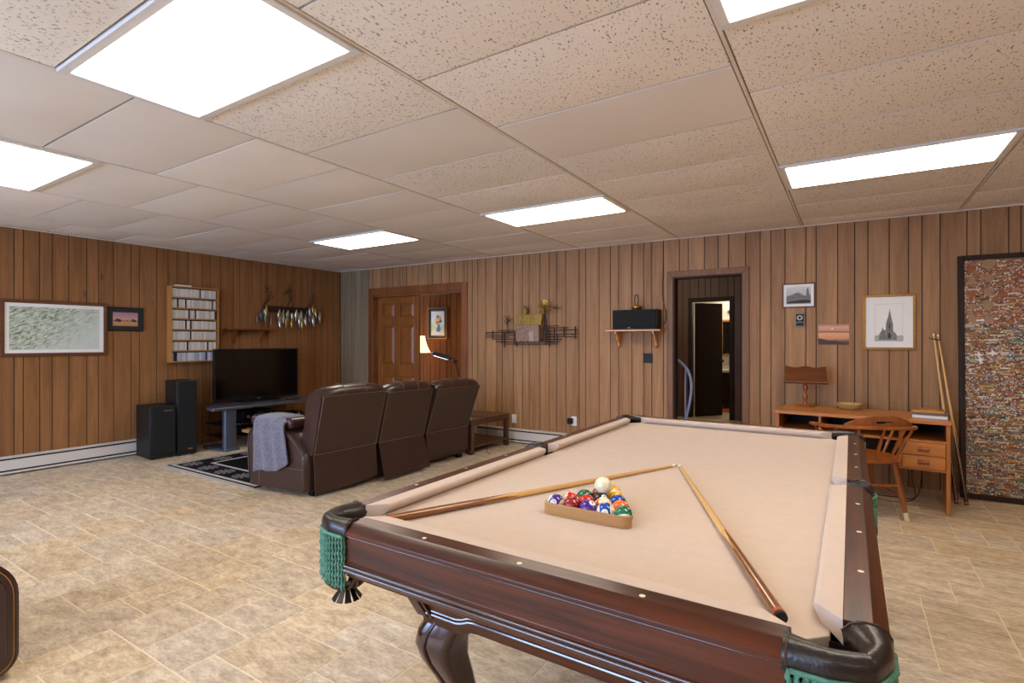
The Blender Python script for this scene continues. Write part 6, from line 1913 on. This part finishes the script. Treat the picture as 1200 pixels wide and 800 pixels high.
# medallions down the left edge, and the larger ones along the top
med = plain('pale_medallion', (158, 124, 88), 0.5); med2 = plain('copper_medallion', (146, 92, 50), 0.35, metal=0.4)
for k, (x, z, r, m_) in enumerate([(0.20, 1.99, 0.045, med), (0.205, 1.87, 0.034, med), (0.20, 1.76, 0.034, med), (0.195, 1.64, 0.038, med), (0.20, 1.52, 0.034, med), (0.09, 1.96, 0.032, med2), (0.09, 1.85, 0.028, med), (0.09, 1.74, 0.028, med2), (0.09, 1.63, 0.03, med), (0.09, 1.52, 0.03, med), (0.47, 2.0, 0.04, med2), (0.70, 1.995, 0.045, med2), (0.60, 1.93, 0.03, med2), (0.84, 1.95, 0.04, med2)]):
    bm = NB(); cyl(bm, (x, -0.006, z), (x, -0.020, z), r, r * 0.92, 20); cyl(bm, (x, -0.020, z), (x, -0.023, z), r * 0.55, r * 0.5, 16)
    mk('medallion', bm, m_, t)
o = mk('black_tag', bxs((0.545, -0.022, 0.76, 0.59, -0.004, 0.86)), M['black_plastic'], t, bevel=0.002)
for cx_, cz_ in ((0.13, 1.22), (0.22, 1.235), (0.14, 1.175)):
    bm = NB(); prism(bm, [(cx_ + (0.042 if k % 2 == 0 else 0.014) * math.cos(PI * k / 4), cz_ + (0.030 if k % 2 == 0 else 0.010) * math.sin(PI * k / 4)) for k in range(8)], 'Y', -0.02, -0.005)
    mk('star_piece', bm, M['paper'], t, smooth=False)

# ------------------------------------------------------------------ leather recliner at the left edge
t = thing('leather_recliner', 'dark leather recliner with orange stitching cut off by the left edge', 'armchair', (-2.80, 0.22, 0), PI / 2)
# local -y faces the room (+x in the world); x runs with world +y
def rec_arm(x0, x1):
    def outline(e, T=0.50, rt=0.17, rb=0.08):
        out = []
        for cx, cz, r, q0 in ((x1 - rt, T - rt, rt, 0), (x0 + rt * 0.6, T - rt * 0.6, rt * 0.6, 1), (x0 + rb, 0.02 + rb, rb, 2), (x1 - rb, 0.02 + rb, rb, 3)):
            for i in range(9):
                q = (q0 + i / 8) * PI / 2
                out.append((cx + (r - e) * math.cos(q), cz + (r - e) * math.sin(q)))
        return out
    pr = outline(0.0); prb = outline(0.012)
    rings = [[(x, 0.0 - 0.0, z) for x, z in prb], [(x, 0.02, z) for x, z in pr], [(x, 0.45, z) for x, z in pr], [(x, 0.85, z * 0.97) for x, z in pr], [(x, 0.87, z * 0.97) for x, z in prb]]
    bm = NB(); loft(bm, rings)
    a = mk('arm', bm, M['leather'], t, angle=50)
    bm = NB(); tube(bm, [(x, 0.008, z) for x, z in outline(0.005)], 0.008, 6, closed=True); mk('piping', bm, M['leather'], a)
    bm = NB(); tube(bm, [(x, -0.0015, z) for x, z in outline(0.015)], 0.0016, 5, closed=True); mk('stitching', bm, M['stitch_orange'], a)
    bm = NB(); rings = [[(x, -0.001 + y, z) for x, z in outline(0.034 + e * 0.4)] for y, e in ((0.0, 0.0), (-0.012, 0.012))]
    loft(bm, rings); mk('arm_front_panel', bm, M['leather'], a)
rec_arm(0.20, 0.502); rec_arm(-0.62, -0.32)
bm = NB(); prism(bm, rrect(0.03, 0.26, 0.78, 0.41, 0.06, 5), 'X', -0.31, 0.19); mk('seat_cushion', bm, M['leather'], t, bevel=0.02)
bm = NB(); prism(bm, rrect(-0.03, 0.06, 0.05, 0.36, 0.03, 4), 'X', -0.31, 0.19); mk('footrest', bm, M['leather'], t, bevel=0.012)
mk('base_frame', bxs((-0.32, 0.05, 0.03, 0.20, 0.85, 0.27)), M['black_plastic'], t, bevel=0.01)
bm = NB(); prism(bm, [(0.62, 0.40), (0.68, 0.30), (0.90, 0.32), (1.02, 0.80), (1.02, 0.98), (0.96, 1.03), (0.86, 1.02), (0.80, 0.94), (0.74, 0.66)], 'X', -0.34, 0.22); mk('backrest', bm, M['leather'], t, bevel=0.03, seg=3)
for x in (-0.5, 0.4):
    for y in (0.08, 0.78): mk('foot', bxs((x - 0.03, y - 0.03, 0, x + 0.03, y + 0.03, 0.04)), M['black_plastic'], t)
